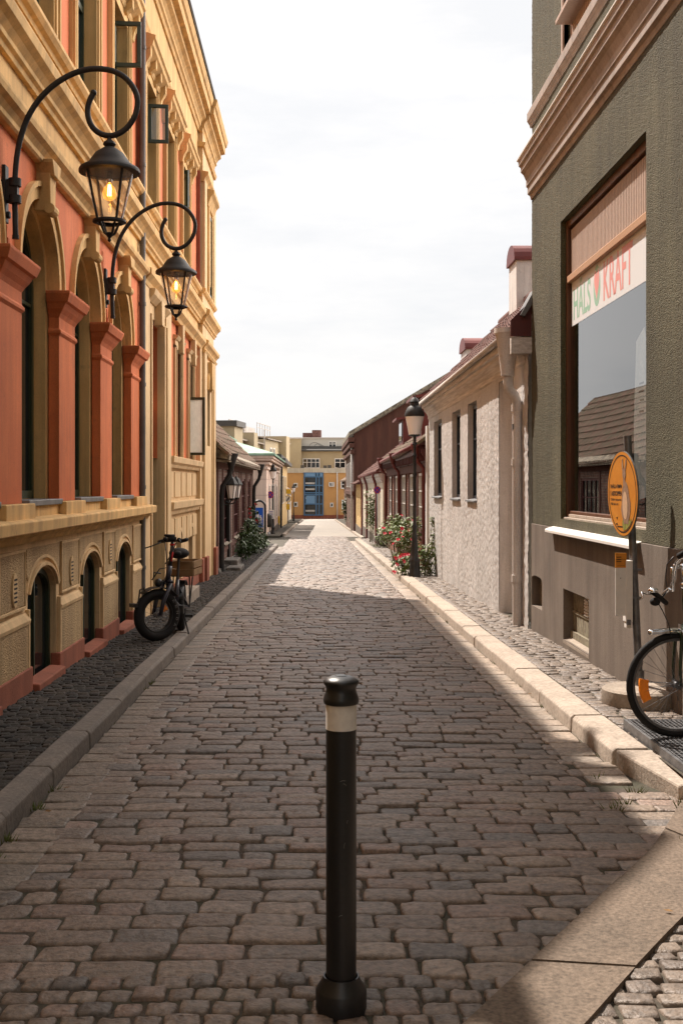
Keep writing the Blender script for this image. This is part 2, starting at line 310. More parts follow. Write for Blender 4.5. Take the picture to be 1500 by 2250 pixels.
    def lathe(self, prof, c=(0, 0, 0), seg=20, axis='z', cap=True):  # (r, h)
        rings = []
        for r, h in prof:
            q = []
            for k in range(seg):
                a = 2*math.pi*k/seg; x, y = r*math.cos(a), r*math.sin(a)
                if axis == 'z': p = (c[0]+x, c[1]+y, c[2]+h)
                elif axis == 'y': p = (c[0]+x, c[1]+h, c[2]+y)
                else: p = (c[0]+h, c[1]+x, c[2]+y)
                q.append(self.pt(*p))
            rings.append(q)
        for a, b in zip(rings, rings[1:]):
            for k in range(seg): j = (k+1) % seg; self.idx(a[k], a[j], b[j], b[k])
        if cap: self.idx(*rings[0][::-1]); self.idx(*rings[-1])
        return self
    def ball(self, c, r, seg=12, sc=(1, 1, 1)):
        pr = []
        for i in range(seg//2+1):
            a = -math.pi/2+math.pi*i/(seg//2); pr.append((max(1e-4, r*math.cos(a)), r*math.sin(a)*sc[2]))
        return self.lathe(pr, c, seg)
    def build(self, name, m, parent=None, **kw):
        if name not in SPLIT: return self.build1(name, m, parent, **kw)
        root = list(range(len(self.v)))
        def find(i):
            while root[i] != i: root[i] = root[root[i]]; i = root[i]
            return i
        for f in self.f:
            for a in f[1:]: root[find(a)] = find(f[0])
        comp = {}
        for i in range(len(self.v)): comp.setdefault(find(i), []).append(i)
        boxes = []
        for ids in comp.values():
            q = [self.v[i] for i in ids]; boxes.append([[min(t[k] for t in q)-.012 for k in range(3)], [max(t[k] for t in q)+.012 for k in range(3)], set(ids)])
        again = True
        while again:
            again = False
            for i in range(len(boxes)):
                for j in range(len(boxes)-1, i, -1):
                    A, B_ = boxes[i], boxes[j]
                    if all(A[0][k] <= B_[1][k] and B_[0][k] <= A[1][k] for k in range(3)):
                        boxes[i] = [[min(A[0][k], B_[0][k]) for k in range(3)], [max(A[1][k], B_[1][k]) for k in range(3)], A[2] | B_[2]]; del boxes[j]; again = True
        o = None
        for bx_ in boxes:
            s = MB(); mp_ = {}
            for f, k in zip(self.f, self.mi):
                if f[0] in bx_[2]:
                    for i in f:
                        if i not in mp_: mp_[i] = len(s.v); s.v.append(self.v[i])
                    s.f.append([mp_[i] for i in f]); s.mi.append(k)
            o2 = s.build1(name, m, parent, **kw); o = o or o2
        return o
    def build1(self, name, m, parent=None, smooth=False, bevel=0.0, recalc=True, auto=None):
        me = bpy.data.meshes.new(name); me.from_pydata(self.v, [], self.f)
        ms = m if isinstance(m, (list, tuple)) else [m]
        for x in ms: me.materials.append(M[x] if isinstance(x, str) else x)
        if len(ms) > 1: me.polygons.foreach_set('material_index', self.mi)
        if recalc:
            b = bmesh.new(); b.from_mesh(me); bmesh.ops.recalc_face_normals(b, faces=b.faces); b.to_mesh(me); b.free()
        if smooth: me.polygons.foreach_set('use_smooth', [True]*len(me.polygons))
        if self.col:
            ca = me.color_attributes.new('tone', 'FLOAT_COLOR', 'POINT')
            ca.data.foreach_set('color', [x for c in self.col for x in c])
        o = bpy.data.objects.new(name, me); S.collection.objects.link(o)
        if parent: o.parent = parent; o.matrix_parent_inverse = Matrix.Translation(-parent.location)
        if bevel:
            md = o.modifiers.new('edge', 'BEVEL'); md.width = bevel; md.segments = 2; md.limit_method = 'ANGLE'; md.angle_limit = R(40)
        if smooth and auto: 
            b = bmesh.new(); b.from_mesh(me)
            for e in b.edges:
                if len(e.link_faces) == 2 and e.calc_face_angle(0) > R(auto): e.smooth = False
            b.to_mesh(me); b.free()
        return o
gz = lambda y: -.0188*y
def arc(c, r, a0, a1, n=16):
    return [(c[0]+r*math.cos(R(a0+(a1-a0)*i/n)), c[1]+r*math.sin(R(a0+(a1-a0)*i/n))) for i in range(n+1)]
def window(parent, mp, ua, ub, zb, zt, n, fm='dgreen', gm='dglass', fw=.06, cols=(), rows=(), bar=.03, rise=0.0, name='window', depth=.05):
    # frame ring with mullions = the window, its pane a sub-part
    b = MB(mp); uc = (ua+ub)/2; hw = (ub-ua)/2
    if rise:
        zs = zt-rise
        b.ring(uc, zs, hw-fw, rise-fw, hw, rise, n-depth, n); b.box(ua, ua+fw, n-depth, n, zb, zs); b.box(ub-fw, ub, n-depth, n, zb, zs)
    else:
        zs = zt; b.box(ua, ub, n-depth, n, zt-fw, zt); b.box(ua, ua+fw, n-depth, n, zb+fw, zt-fw); b.box(ub-fw, ub, n-depth, n, zb+fw, zt-fw)
    b.box(ua+(fw if rise else 0), ub-(fw if rise else 0), n-depth, n, zb, zb+fw)
    for c in cols: b.box(c-bar/2, c+bar/2, n-depth+.01, n-.004, zb+fw, zt-fw)
    for z in rows: b.box(ua+fw, ub-fw, n-depth+.012, n-.006, z-bar/2, z+bar/2)
    w_ = b.build(name, fm, parent)
    p = MB(mp); q = n-depth*.6
    if rise:
        pts = [(ua+.01, zb+.01), (ub-.01, zb+.01)]+[(uc+(hw-.01)*math.cos(t*math.pi/16), zs+(rise-.01)*math.sin(t*math.pi/16)) for t in range(17)]
    else: pts = [(ua+.01, zb+.01), (ub-.01, zb+.01), (ub-.01, zt-.01), (ua+.01, zt-.01)]
    p.plate(pts, q-.006, q); pn = p.build('pane', gm, w_)
    return w_
def child(o, parent):
    o.parent = parent; o.matrix_parent_inverse = Matrix.Translation(-parent.location)
    return o

# ------------------------------------------------------------------ ground, road, kerbs, pavements
rnd = random.Random(3)
b = MB(); ys = [-60, 165, 1500]; zs = [gz(-60)-.25, gz(165)-.25, gz(165)-.3]
for i in range(2): b.face((-700, ys[i], zs[i]), (700, ys[i], zs[i]), (700, ys[i+1], zs[i+1]), (-700, ys[i+1], zs[i+1]))
tag(b.build('ground', 'soil'), kind='structure')
def stone(mb, cx, cy, w, l, z, h, tone, n=12, rot=0.0, rough=.012, dome=.006, sq=None):
    ca, sa = math.cos(rot), math.sin(rot); tx, ty = rnd.uniform(-.018, .018), rnd.uniform(-.03, .03)
    a, b = w/2, l/2; O = []; k = rnd.uniform(.10, .26)
    for sx_, sy_, q in ((1, 1, 0), (-1, 1, 1), (-1, -1, 0), (1, -1, 1)):
        rc = min(a, b)*2*rnd.uniform(.06, .17); jx, jy = rnd.uniform(-1, .4)*rough, rnd.uniform(-1, .4)*rough
        C = [(a-rc*.29, b-rc*.29)] if n < 10 else [(a, b-rc), (a-rc*.29, b-rc*.29), (a-rc, b)]
        if q: C = C[::-1]
        O += [(sx_*(x+jx), sy_*(y+jy)) for x, y in C]
        if n >= 10:
            if q == 0: O += [(sx_*a*t_, sy_*(b+rnd.uniform(-.6, .25)*rough)) for t_ in ((.33, -.33))]
            else: O.append((sx_*(a+rnd.uniform(-.6, .25)*rough), 0))
    rings = []; m_ = len(O)
    for sc, ins, dz in ((1.0, 0, -h), (1.0, 0, -.008), (1.0, .0045, -.0015), (1.0, .014, .0), (.65, .014, dome*.35)):
        q = []
        for x, y in O:
            x = (abs(x)-ins if abs(x) > ins else 0)*(1 if x > 0 else -1)*sc; y = (abs(y)-ins if abs(y) > ins else 0)*(1 if y > 0 else -1)*sc
            zj = rnd.uniform(-.0022, .0022) if ins else 0
            q.append(mb.pt(cx+x*ca-y*sa, cy+x*sa+y*ca, z+dz+tx*x+ty*y+zj)); mb.col.append(tone)
        rings.append(q)
    for a_, b2 in zip(rings, rings[1:]):
        for k in range(m_): j = (k+1) % m_; mb.idx(a_[k], a_[j], b2[j], b2[k])
    mb.idx(*rings[-1])
TON = [(.205, .165, .138), (.195, .158, .134), (.215, .163, .138), (.175, .150, .132), (.145, .132, .124), (.228, .188, .155), (.21, .172, .144), (.20, .163, .138)]
def tone(k=1.0, pal=TON):
    c = rnd.choice(pal); v = rnd.uniform(.84, 1.14)*k; return (c[0]*v*.94, c[1]*v*.88, c[2]*v*.825, 1)
# the smooth slab band that sweeps across the near end of the street
SL = [(3.2, 7.4), (2.35, 6.75), (2.02, 6.28), (1.80, 5.82), (1.58, 5.38), (1.30, 4.93), (1.0, 4.44), (.74, 4.02), (.5, 3.63), (.2, 3.16), (-.1, 2.7), (-.9, 1.5)]
SR = [(3.3, 6.6), (2.6, 6.05), (2.2, 5.62), (1.98, 5.28), (1.77, 4.96), (1.55, 4.64), (1.33, 4.32), (1.10, 3.97), (.87, 3.61), (.6, 3.2), (.3, 2.75), (-.45, 1.4)]
def slab_x(y, C):
    for (x0, y0), (x1, y1) in zip(C, C[1:]):
        if y1 <= y <= y0: return x0+(x1-x0)*(y0-y)/(y0-y1)
    return 99 if y > C[0][1] else -99
crown = lambda x: .020*(1-min(1, (x-.17)**2/2.6))
road = MB(); y = 1.6; row = 0
while y < 62.5:
    small = y < 3.93
    pitch = rnd.uniform(.095, .115) if small else rnd.uniform(.122, .170)
    det = 16 if y < 9 else 12 if y < 16 else (8 if y < 30 else 6)
    x = -1.27+rnd.uniform(-.12, 0); big = 0 if small else 1
    while x < 1.60 or (y < 6.6 and x < 2.2):
        wd = rnd.uniform(.09, .125) if small else rnd.choice((.16, .19, .22, .24, .26, .28, .31, .34))*rnd.uniform(.92, 1.06)
        cx = x+wd/2
        yy = y+.035*math.sin(cx*1.7+y*.4)+.03*mnoise.noise((cx*.8, y*.5, 3))+(-.03*cx if y < 8 else 0)
        if yy < 6.9 and x > slab_x(yy, SL)+.02: break
        if False:
            wd = slab_x(yy, SL)-.02-x
            if wd < .06: break
            stone(road, x+wd/2, yy, wd-.012, pitch-.012, gz(yy)+crown(x+wd/2)*(1 if yy > 5 else 1), .05, tone(.95), det, 0, .008, .004); break
        if cx+wd/2 > 1.62 and y > 6.6: wd = max(.1, 1.60-x); cx = x+wd/2
        gap = .012 if small else .009
        dome = rnd.uniform(.004, .011)
        stone(road, cx, yy, wd-gap*rnd.uniform(.3, .8), pitch-gap*rnd.uniform(.9, 1.4), gz(yy)+crown(cx)+rnd.uniform(-.008, .007), .05, tone(.95 if small else 1), det, rnd.uniform(-.035, .035), .007 if small else .010, dome*1.0, None)
        x += wd
    y += pitch; row += 1
# gutter courses beside both kerbs
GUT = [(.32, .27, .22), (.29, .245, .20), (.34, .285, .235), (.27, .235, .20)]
for side in (-1, 1):
    y = 2.6 if side < 0 else 6.75
    while y < (46.5 if side < 0 else 54):
        l = rnd.uniform(.15, .24); cx = -1.405 if side < 0 else 1.735
        if side > 0 and y < 7.2: cx += .03
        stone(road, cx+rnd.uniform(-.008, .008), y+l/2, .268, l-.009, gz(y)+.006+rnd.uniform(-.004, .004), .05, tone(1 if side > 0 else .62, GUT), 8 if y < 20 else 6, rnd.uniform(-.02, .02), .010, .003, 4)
        y += l
tag(road.build('road', 'sett', smooth=True, recalc=False), kind='structure')
b = MB()
for i in range(-6, 62): b.face(*[(x, yy, gz(yy)+(crown(x) if -1.3 < x < 1.6 else 0)-.0125) for x, yy in ((-1.6, i), (-.5, i), (-.5, i+1), (-1.6, i+1))]); b.face((-.5, i, gz(i)+crown(-.5)-.0125), (.9, i, gz(i)+crown(.9)-.0125), (.9, i+1, gz(i+1)+crown(.9)-.0125), (-.5, i+1, gz(i+1)+crown(-.5)-.0125)); b.face((.9, i, gz(i)+crown(.9)-.0125), (2.7, i, gz(i)-.02), (2.7, i+1, gz(i+1)-.02), (.9, i+1, gz(i+1)+crown(.9)-.0125)); b.face((-4.5, i, gz(i)-.03), (-1.6, i, gz(i)-.0125), (-1.6, i+1, gz(i+1)-.0125), (-4.5, i+1, gz(i+1)-.03))
tag(b.build('road_bed', 'joint'), kind='structure')
b = MB(lambda u, n, z: (u, n, z+gz(n)))
b.face((-1.75, 62, .0), (2.35, 62, .0), (2.35, 141, .0), (-1.75, 141, .0))
b.face((-30, 141, .0), (30, 141, .0), (30, 152.8, .0), (-30, 152.8, .0))
tag(b.build('asphalt_road', 'asphalt'), kind='structure')
# slab band
b = MB()
M['slab'] = mat('speckled_slab', (.165, .125, .094, 1), (.13, .10, .076, 1), vs=3, bump=.006, bs=70, fine=.45)
def slab_pt(C, t):
    k = min(int(t), len(C)-2); f = t-k; return (C[k][0]*(1-f)+C[k+1][0]*f, C[k][1]*(1-f)+C[k+1][1]*f)
for t0, t1 in ((0, 1.5), (1.5, 3.2), (3.2, 4.9), (4.9, 6.9), (6.9, 8.7), (8.7, 11)):
    n = 5; e = .012; dz = rnd.uniform(-.004, .004); Lp, Rp = [], []
    for i in range(n+1):
        t = t0+e+(t1-t0-2*e)*i/n; Lp.append(slab_pt(SL, t)); Rp.append(slab_pt(SR, t))
    ring = Lp+Rp[::-1]
    up = [b.pt(x, yy, gz(yy)+.032+dz) for x, yy in ring]; dn = [b.pt(x, yy, gz(yy)-.1) for x, yy in ring]
    for i in range(n): b.idx(up[i], up[i+1], up[2*n-i], up[2*n+1-i])
    for i in range(len(ring)): j = (i+1) % len(ring); b.idx(up[i], up[j], dn[j], dn[i])
tag(b.build('crossing_slab', 'slab'), kind='structure')
# kerbs
def kerb(name, x0, x1, ya, yb, h=.12, mt='granite', step=(1.0, 1.5), gapat=None):
    b = MB(); y = ya
    while y < yb:
        l = min(rnd.uniform(*step), yb-y); e = .006; dx = rnd.uniform(-.006, .006); dz = rnd.uniform(-.006, .006)
        y0, y1 = y+e, y+l-e
        A = [(x0+dx, -.15), (x0+dx+.012*(1 if x1 > x0 else -1), h+dz-.02), (x0+dx+.035*(1 if x1 > x0 else -1), h+dz), (x1+dx, h+dz+.004), (x1+dx, -.15)]
        r0 = [b.pt(x, y0, gz(y0)+z) for x, z in A]; r1 = [b.pt(x, y1, gz(y1)+z) for x, z in A]
        for i in range(5): j = (i+1) % 5; b.idx(r0[i], r0[j], r1[j], r1[i])
        b.idx(*r0[::-1]); b.idx(*r1)
        y += l
    return tag(b.build(name, mt, bevel=.012), kind='structure')
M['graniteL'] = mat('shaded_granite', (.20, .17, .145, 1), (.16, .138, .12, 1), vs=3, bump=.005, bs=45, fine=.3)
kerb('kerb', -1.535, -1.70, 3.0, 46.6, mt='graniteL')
kerb('kerb', 1.865, 2.105, 7.22, 54.5)
b = MB()                                                    # the dropped, tilted stones at the right
for P, z0, z1 in ((((1.885, 7.17), (2.05, 6.42), (2.27, 6.5), (2.115, 7.17)), .12, .075), (((2.055, 6.40), (2.42, 6.0), (2.7, 6.2), (2.28, 6.48)), .07, .04)):
    lo = [b.pt(x, yy, gz(yy)-.15) for x, yy in P]; hi = [b.pt(P[i][0], P[i][1], gz(P[i][1])+(z0, z1, z1, z0)[i]) for i in range(4)]
    for i in range(4): j = (i+1) % 4; b.idx(lo[i], lo[j], hi[j], hi[i])
    b.idx(*hi)
tag(b.build('kerb', 'granite', bevel=.015), kind='structure')
kerb('kerb', -1.70, -1.88, 64, 108, mt='granite'); kerb('kerb', 2.25, 2.42, 57, 139); kerb('kerb', -1.55, -1.72, 112, 139)
# pavements of small stones
PAVR = [(.18, .15, .126), (.16, .133, .112), (.198, .166, .138), (.135, .114, .10), (.168, .14, .118)]
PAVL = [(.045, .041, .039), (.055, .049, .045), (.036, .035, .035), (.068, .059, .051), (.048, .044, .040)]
def pave(name, xa, xb, ya, yb, pal, seed, wmin=.085, wmax=.13, stop=None, lift=.118):
    b = MB(); y = ya
    while y < yb:
        p = rnd.uniform(.075, .105) if y < 26 else rnd.uniform(.10, .16); x = xa
        while x < xb-.03:
            wd = min(rnd.uniform(wmin, wmax), xb-x); cx = x+wd/2; yy = y+.025*mnoise.noise((cx*2, y*1.5, seed))+.012*math.sin(cx*6+y)
            if not (stop and stop(cx, yy)):
                stone(b, cx, yy, wd-.007, p-.006, gz(yy)+lift+rnd.uniform(-.006, .006), .03, tone(1, pal), 8 if y < 16 else 6, rnd.uniform(-.14, .14), .007, .003, 4)
            x += wd
        y += p
    return tag(b.build(name, 'settdark' if pal is PAVL else 'sett', smooth=True, recalc=False), kind='structure')
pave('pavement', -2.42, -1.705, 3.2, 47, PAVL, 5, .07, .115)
pave('pavement', 2.11, 2.72, 6.55, 54.5, PAVR, 9, .10, .20, stop=lambda x, y: y < 7.15 and x < 2.3)
pave('pavement', .55, 3.6, 2.6, 6.4, PAVR, 11, .11, .16, stop=lambda x, y: x+.06 < slab_x(y, SR) and slab_x(y, SR) < 90 or y < 3, lift=.020)
b = MB()
for xa, xb, ya, yb in ((2.1, 3.2, 6.5, 54.5),):
    for i in range(int(ya), int(yb)): b.face((xa, i, gz(i)+.108), (xb, i, gz(i)+.108), (xb, i+1, gz(i+1)+.108), (xa, i+1, gz(i+1)+.108))
for xa, xb, ya, yb in ((-2.9, -1.88, 60, 108), (-3.4, -1.71, 112, 139), (2.42, 3.4, 57, 139)):
    b.face((xa, ya, gz(ya)+.115), (xb, ya, gz(ya)+.115), (xb, yb, gz(yb)+.115), (xa, yb, gz(yb)+.115))
    b.face((xa, ya, gz(ya)+.115), (xb, ya, gz(ya)+.115), (xb, ya, gz(ya)-.1), (xa, ya, gz(ya)-.1))
tag(b.build('pavement_bed', 'joint'), kind='structure')
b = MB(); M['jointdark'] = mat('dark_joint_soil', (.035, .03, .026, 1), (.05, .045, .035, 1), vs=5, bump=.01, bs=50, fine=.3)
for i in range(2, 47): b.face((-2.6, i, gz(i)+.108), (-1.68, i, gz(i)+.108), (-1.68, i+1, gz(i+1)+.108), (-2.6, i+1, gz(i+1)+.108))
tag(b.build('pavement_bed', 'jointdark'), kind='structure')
# grass growing in joints
b = MB()
def tuft(x, y, z, n=14, r=.05, h=.06):
    for _ in range(n):
        a = rnd.uniform(0, 6.28); q = rnd.uniform(0, r); px, py = x+q*math.cos(a), y+q*math.sin(a); hh = h*rnd.uniform(.5, 1.2); ln = rnd.uniform(.2, .9)*hh
        b.face((px-.004, py, z), (px+.004, py, z), (px+ln*math.cos(a), py+ln*math.sin(a), z+hh))
for x, y, n in ((1.90, 7.5, 10), (1.88, 7.9, 8), (1.84, 6.55, 16), (1.72, 6.3, 10), (2.02, 6.25, 22), (2.12, 6.12, 20), (1.95, 6.02, 12), (1.62, 6.2, 16), (1.98, 5.8, 10), (2.3, 5.95, 12), (1.7, 6.9, 8), (-1.52, 5.6, 26), (-1.5, 5.3, 26), (-1.53, 6.2, 22), (-1.51, 6.6, 14), (-1.6, 5.0, 20), (1.8, 5.5, 10)):
    tuft(x, y, gz(y)-.005, n, .05, .05)
for i in range(60):
    y = rnd.uniform(8, 45); tuft(rnd.choice((1.87, -1.53, 2.68, 2.12))+rnd.uniform(-.02, .02), y, gz(y)+.0, 6, .03, .05)
for i in range(26): tuft(2.35+rnd.uniform(-.2, .3), 43.5+rnd.uniform(-1, 1), gz(43)+.1, 8, .08, .12)
tag(b.build('grass', 'grass', recalc=False), kind='stuff')
b = MB(); M['dryleaf'] = mat('dry_leaf', (.26, .15, .06, 1), (.16, .09, .04, 1), vs=30)
for i in range(70):
    y = rnd.uniform(3.8, 30); x = rnd.choice((-1.5, -1.45, 1.82, 2.2, 2.6, -2.3, rnd.uniform(-1.4, 1.8)))+rnd.uniform(-.06, .06); z = gz(y)+(.135 if x > 2.05 or x < -1.72 else .045)
    a = rnd.uniform(0, 6.28); s = rnd.uniform(.012, .03); c_, s_ = math.cos(a)*s, math.sin(a)*s; q = rnd.uniform(0, .012)
    b.face((x-c_, y-s_, z), (x+s_*.4, y-c_*.4, z+q), (x+c_, y+s_, z+q*.5), (x-s_*.4, y+c_*.4, z))
tag(b.build('leaf_litter', 'dryleaf', recalc=False), kind='stuff')


# ------------------------------------------------------------------ ochre and orange stucco building (left)
LM = lambda u, n, z: (-2.40+n, u, z)
stucco = empty('stucco_building', (-2.4, 16, gz(16)), 'ochre and orange stucco building with arched windows and heavy cornices', 'building')
Y0, YS, YP, YE = 4.4, 15.62, 23.45, 25.95       # near end, second section, end pavilion, far end
zb = lambda y: gz(y)-.1
# basement storey
BW = [7.9, 10.0, 12.12, 14.18]
b = MB(LM); b.wall(Y0, YS, -.6, 1.19, 0, [(c-.52, c+.52, -.6, .68, .25) for c in BW], .10)
b.build('basement_wall', 'cream', stucco)
b = MB(LM)                                        # raised roughcast panels
for i, c in enumerate(BW):
    nx = BW[i+1] if i+1 < len(BW) else 16.2
    x0, x1 = c+.60, (nx-.60 if i+1 < len(BW) else 15.5)
    b.ext([(0, .02), (.03, .02), (.03, .50), (0, .53)], x0, x1)           # low panel
    w0, w1 = c+.68, min(nx-.68, 15.5)
    b.box(w0, w1, 0, .018, .66, 1.10)
    pts = [(c-.60, .80), (c-.60, 1.10), (c+.60, 1.10), (c+.60, .80)]
    ar = [(c+.59*math.cos(R(a)), .70+.33*math.sin(R(a))) for a in range(25, 156, 10)]
    b.plate([(c-.60, 1.12), (c-.60, .9)]+ar[::-1]+[(c+.60, .9), (c+.60, 1.12)], 0, .016)
b.box(Y0, 7.3, 0, .03, .02, .5); b.box(Y0, 7.2, 0, .018, .66, 1.1)
b.build('roughcast_panel', 'roughcast_y', stucco, bevel=.008)
b = MB(LM)                                        # frames of the panels and mouldings round the basement arches
for i, c in enumerate(BW):
    nx = BW[i+1] if i+1 < len(BW) else 16.2
    w0, w1 = c+.66, min(nx-.66, 15.52)
    for a, q, zz0, zz1 in ((w0, w1, 1.10, 1.125), (w0, w1, .635, .66), (w0-.0, w0+.02, .66, 1.10), (w1-.02, w1, .66, 1.10)): b.box(a, q, 0, .026, zz0, zz1)
    for a, q in ((c+.56, c+.60), (nx-.60, nx-.56)):
        if q < 15.5: b.box(a, q, 0, .035, .0, .62)
    b.ext([(0, .50), (.038, .50), (.045, .535), (.02, .58), (0, .60)], c+.57, min(nx-.57, 15.52))
    for r_ in (.0, .075): b.ring(c, .68, .53+r_, .265+r_*.9, .56+r_, .295+r_*.9, 0, .03-r_*.12, 12, 168, 14)
b.build('panel_moulding', 'cream', stucco, bevel=.004)
for i, c in enumerate(BW):
    window(stucco, LM, c-.52, c+.52, -.35, .93, -.055, cols=(c-.05,), rise=.25, fw=.05, name='basement_window')
    b = MB(LM); nx = BW[i+1] if i+1 < len(BW) else 16.1
    b.box(c+.505, min(nx-.505, 15.55), -.05, .045, -.55, gz(c)+.29); b.build('plinth', 'plinth_red', stucco, bevel=.012)
    b = MB(LM); b.ext([(-.05, gz(c)+.19), (.10, gz(c)+.175), (.10, -.6), (-.05, -.6)], c-.505, c+.485); b.build('sill_block', 'plinth_red', stucco, bevel=.012)
for y, zv in ((8.98, .82), (11.07, .82), (13.15, .88)):
    b = MB(LM); b.plate([(y+.075*math.cos(t*.3142), zv+.14*math.sin(t*.3142)) for t in range(20)], .016, .034)
    b.k = 1
    for k in range(6): b.box(y-.045, y+.045, .0335, .0365, zv-.10+k*.035, zv-.085+k*.035)
    b.build('vent', ['cream', 'darkin'], stucco)
LEDGE = [(0, 1.17), (.05, 1.18), (.07, 1.22), (.10, 1.24), (.10, 1.265), (.17, 1.27), (.175, 1.36), (.16, 1.372), (0, 1.385)]
b = MB(LM); b.ext(LEDGE, Y0, 15.95); b.build('ledge', 'yellow', stucco, bevel=.006)
# arcade
PC = [6.85, 8.95, 11.0, 13.05, 15.16]; PW = .35; AC = [7.9, 9.975, 12.025, 14.1]
b = MB(LM)
for c in PC: b.box(c-PW-.09, c+PW+.09, -.12, .09, 1.37, 1.50)
b.build('pedestal', 'yellow', stucco, bevel=.008)
for c in PC:
    b = MB(LM); b.box(c-PW, c+PW, -.10, .0, 1.50, 3.1)
    P = [(0, 3.08), (.018, 3.085), (.022, 3.105), (.0, 3.12), (.0, 3.2)]
    prof = [(PW, 0, 3.05), (PW+.02, .02, 3.075), (PW+.02, .02, 3.10), (PW, 0, 3.12), (PW, 0, 3.22), (PW+.02, .02, 3.26), (PW+.05, .05, 3.30), (PW+.07, .075, 3.345), (PW+.09, .10, 3.36), (PW+.12, .125, 3.43), (PW+.12, .125, 3.455)]
    rings = []
    for hw, n, z in prof: rings.append([b.pt(c-hw, -.1, z), b.pt(c-hw, n, z), b.pt(c+hw, n, z), b.pt(c+hw, -.1, z)])
    for p, q in zip(rings, rings[1:]):
        for i in range(4): j = (i+1) % 4; b.idx(p[i], p[j], q[j], q[i])
    b.idx(*rings[-1]); b.build('pillar', 'redpl', stucco, bevel=.005)
b = MB(LM); b.wall(Y0, YS, 3.455, 4.47, -.02, [(c-.69, c+.69, 3.455, 3.456, .69) for c in AC], .09, 24); b.build('arcade_wall', 'orange', stucco)
b = MB(LM); b.wall(Y0, YS, 1.37, 4.3, -.11, [(c-.60, c+.60, 1.52, 3.46, .62) for c in AC], .17, 24); b.build('window_reveal', 'yellow', stucco)
for c in AC:
    b = MB(LM)
    b.ring(c, 3.456, .685, .685, .79, .79, -.11, .005, seg=28); b.ring(c, 3.456, .79, .79, .835, .835, -.11, .03, seg=28)
    b.build('archivolt', 'yellow', stucco, smooth=True, auto=35)
    b = MB(LM); k = [(.115, 4.36), (.13, 4.14), (.11, 4.08), (.06, 4.06)]
    b.plate([(c-.085, 4.04), (c+.085, 4.04), (c+.115, 4.36), (c-.115, 4.36)], -.05, .10)
    b.plate([(c-.10, 4.34), (c+.10, 4.34), (c+.16, 4.44), (c+.16, 4.47), (c-.16, 4.47), (c-.16, 4.44)], -.05, .135)
    b.lathe([(.05, -.09), (.05, .09)], (c, .085, 4.06), 12, 'x'); b.build('keystone', 'yellow', stucco, bevel=.008)
    window(stucco, LM, c-.60, c+.60, 1.53, 4.05, -.22, cols=(c,), rows=(3.3,), rise=.60, fw=.07)
    b = MB(LM); b.box(PC[AC.index(c)]+PW+.095, PC[AC.index(c)+1]-PW-.095, -.11, .02, 1.37, 1.472); b.build('sill_apron', 'yellow', stucco)
    b = MB(LM); b.box(c-.62, c+.62, -.24, .05, 1.475, 1.525); b.build('window_sill', 'zinc', stucco, bevel=.006)
    b = MB(LM); b.box(c-.5, c+.52, -.40, -.35, 1.5, 2.5+.2*(c % 2)); b.build('curtain', 'curtain', stucco)
# string courses, frieze and upper wall
def band(prof, name, m='yellow', ya=Y0, yb=YE, mp=LM, parent=stucco, bev=.004):
    b = MB(mp); b.ext(prof, ya, yb); return b.build(name, m, parent, bevel=bev)
STA = [(-.1, 4.43), (.03, 4.43), (.05, 4.45), (.05, 4.49), (.08, 4.53), (.12, 4.56), (.13, 4.60), (.13, 4.63), (.02, 4.69), (-.1, 4.69)]
STB = [(-.1, 4.98), (.02, 4.98), (.03, 5.02), (.06, 5.04), (.06, 5.08), (.10, 5.13), (.15, 5.17), (.16, 5.24), (.16, 5.26), (.0, 5.33), (-.1, 5.33)]
SIL = [(-.1, 5.56), (-.01, 5.56), (.0, 5.60), (.04, 5.62), (.07, 5.66), (.07, 5.70), (-.02, 5.72), (-.1, 5.72)]
band(STA, 'string_course', ya=Y0, yb=YS); band(STB, 'string_course', yb=YP); band(SIL, 'sill_course', yb=YP)
b = MB(LM); b.box(Y0, YP, -.5, -.02, 4.66, 5.0); b.box(Y0, YP, -.5, -.03, 5.3, 5.58); b.build('frieze', 'yellow', stucco)
UW = [9.975, 12.025, 14.1, 16.72, 18.95, 21.2]
b = MB(LM); b.plate([(Y0, 5.71), (8.3, 5.71), (8.3, 7.4), (7.9, 6.8), (Y0, 4.9)], -.5, -.05); b.plate([(8.3, 5.75), (11.8, 8.0), (11.8, 9.6), (8.3, 6.9)], -.5, -.06); b.plate([(7.4, 6.1), (11.79, 9.58), (11.79, 9.9), (7.4, 6.4)], -.5, .31); b.wall(8.3, YP, 5.71, 8.12, -.05, [(c-.522, c+.522, 5.728, 7.522, 0) for c in UW], .01); b.build('upper_wall', 'orange', stucco)  # sloping plates, added out of view, set the shadow edge on the near road
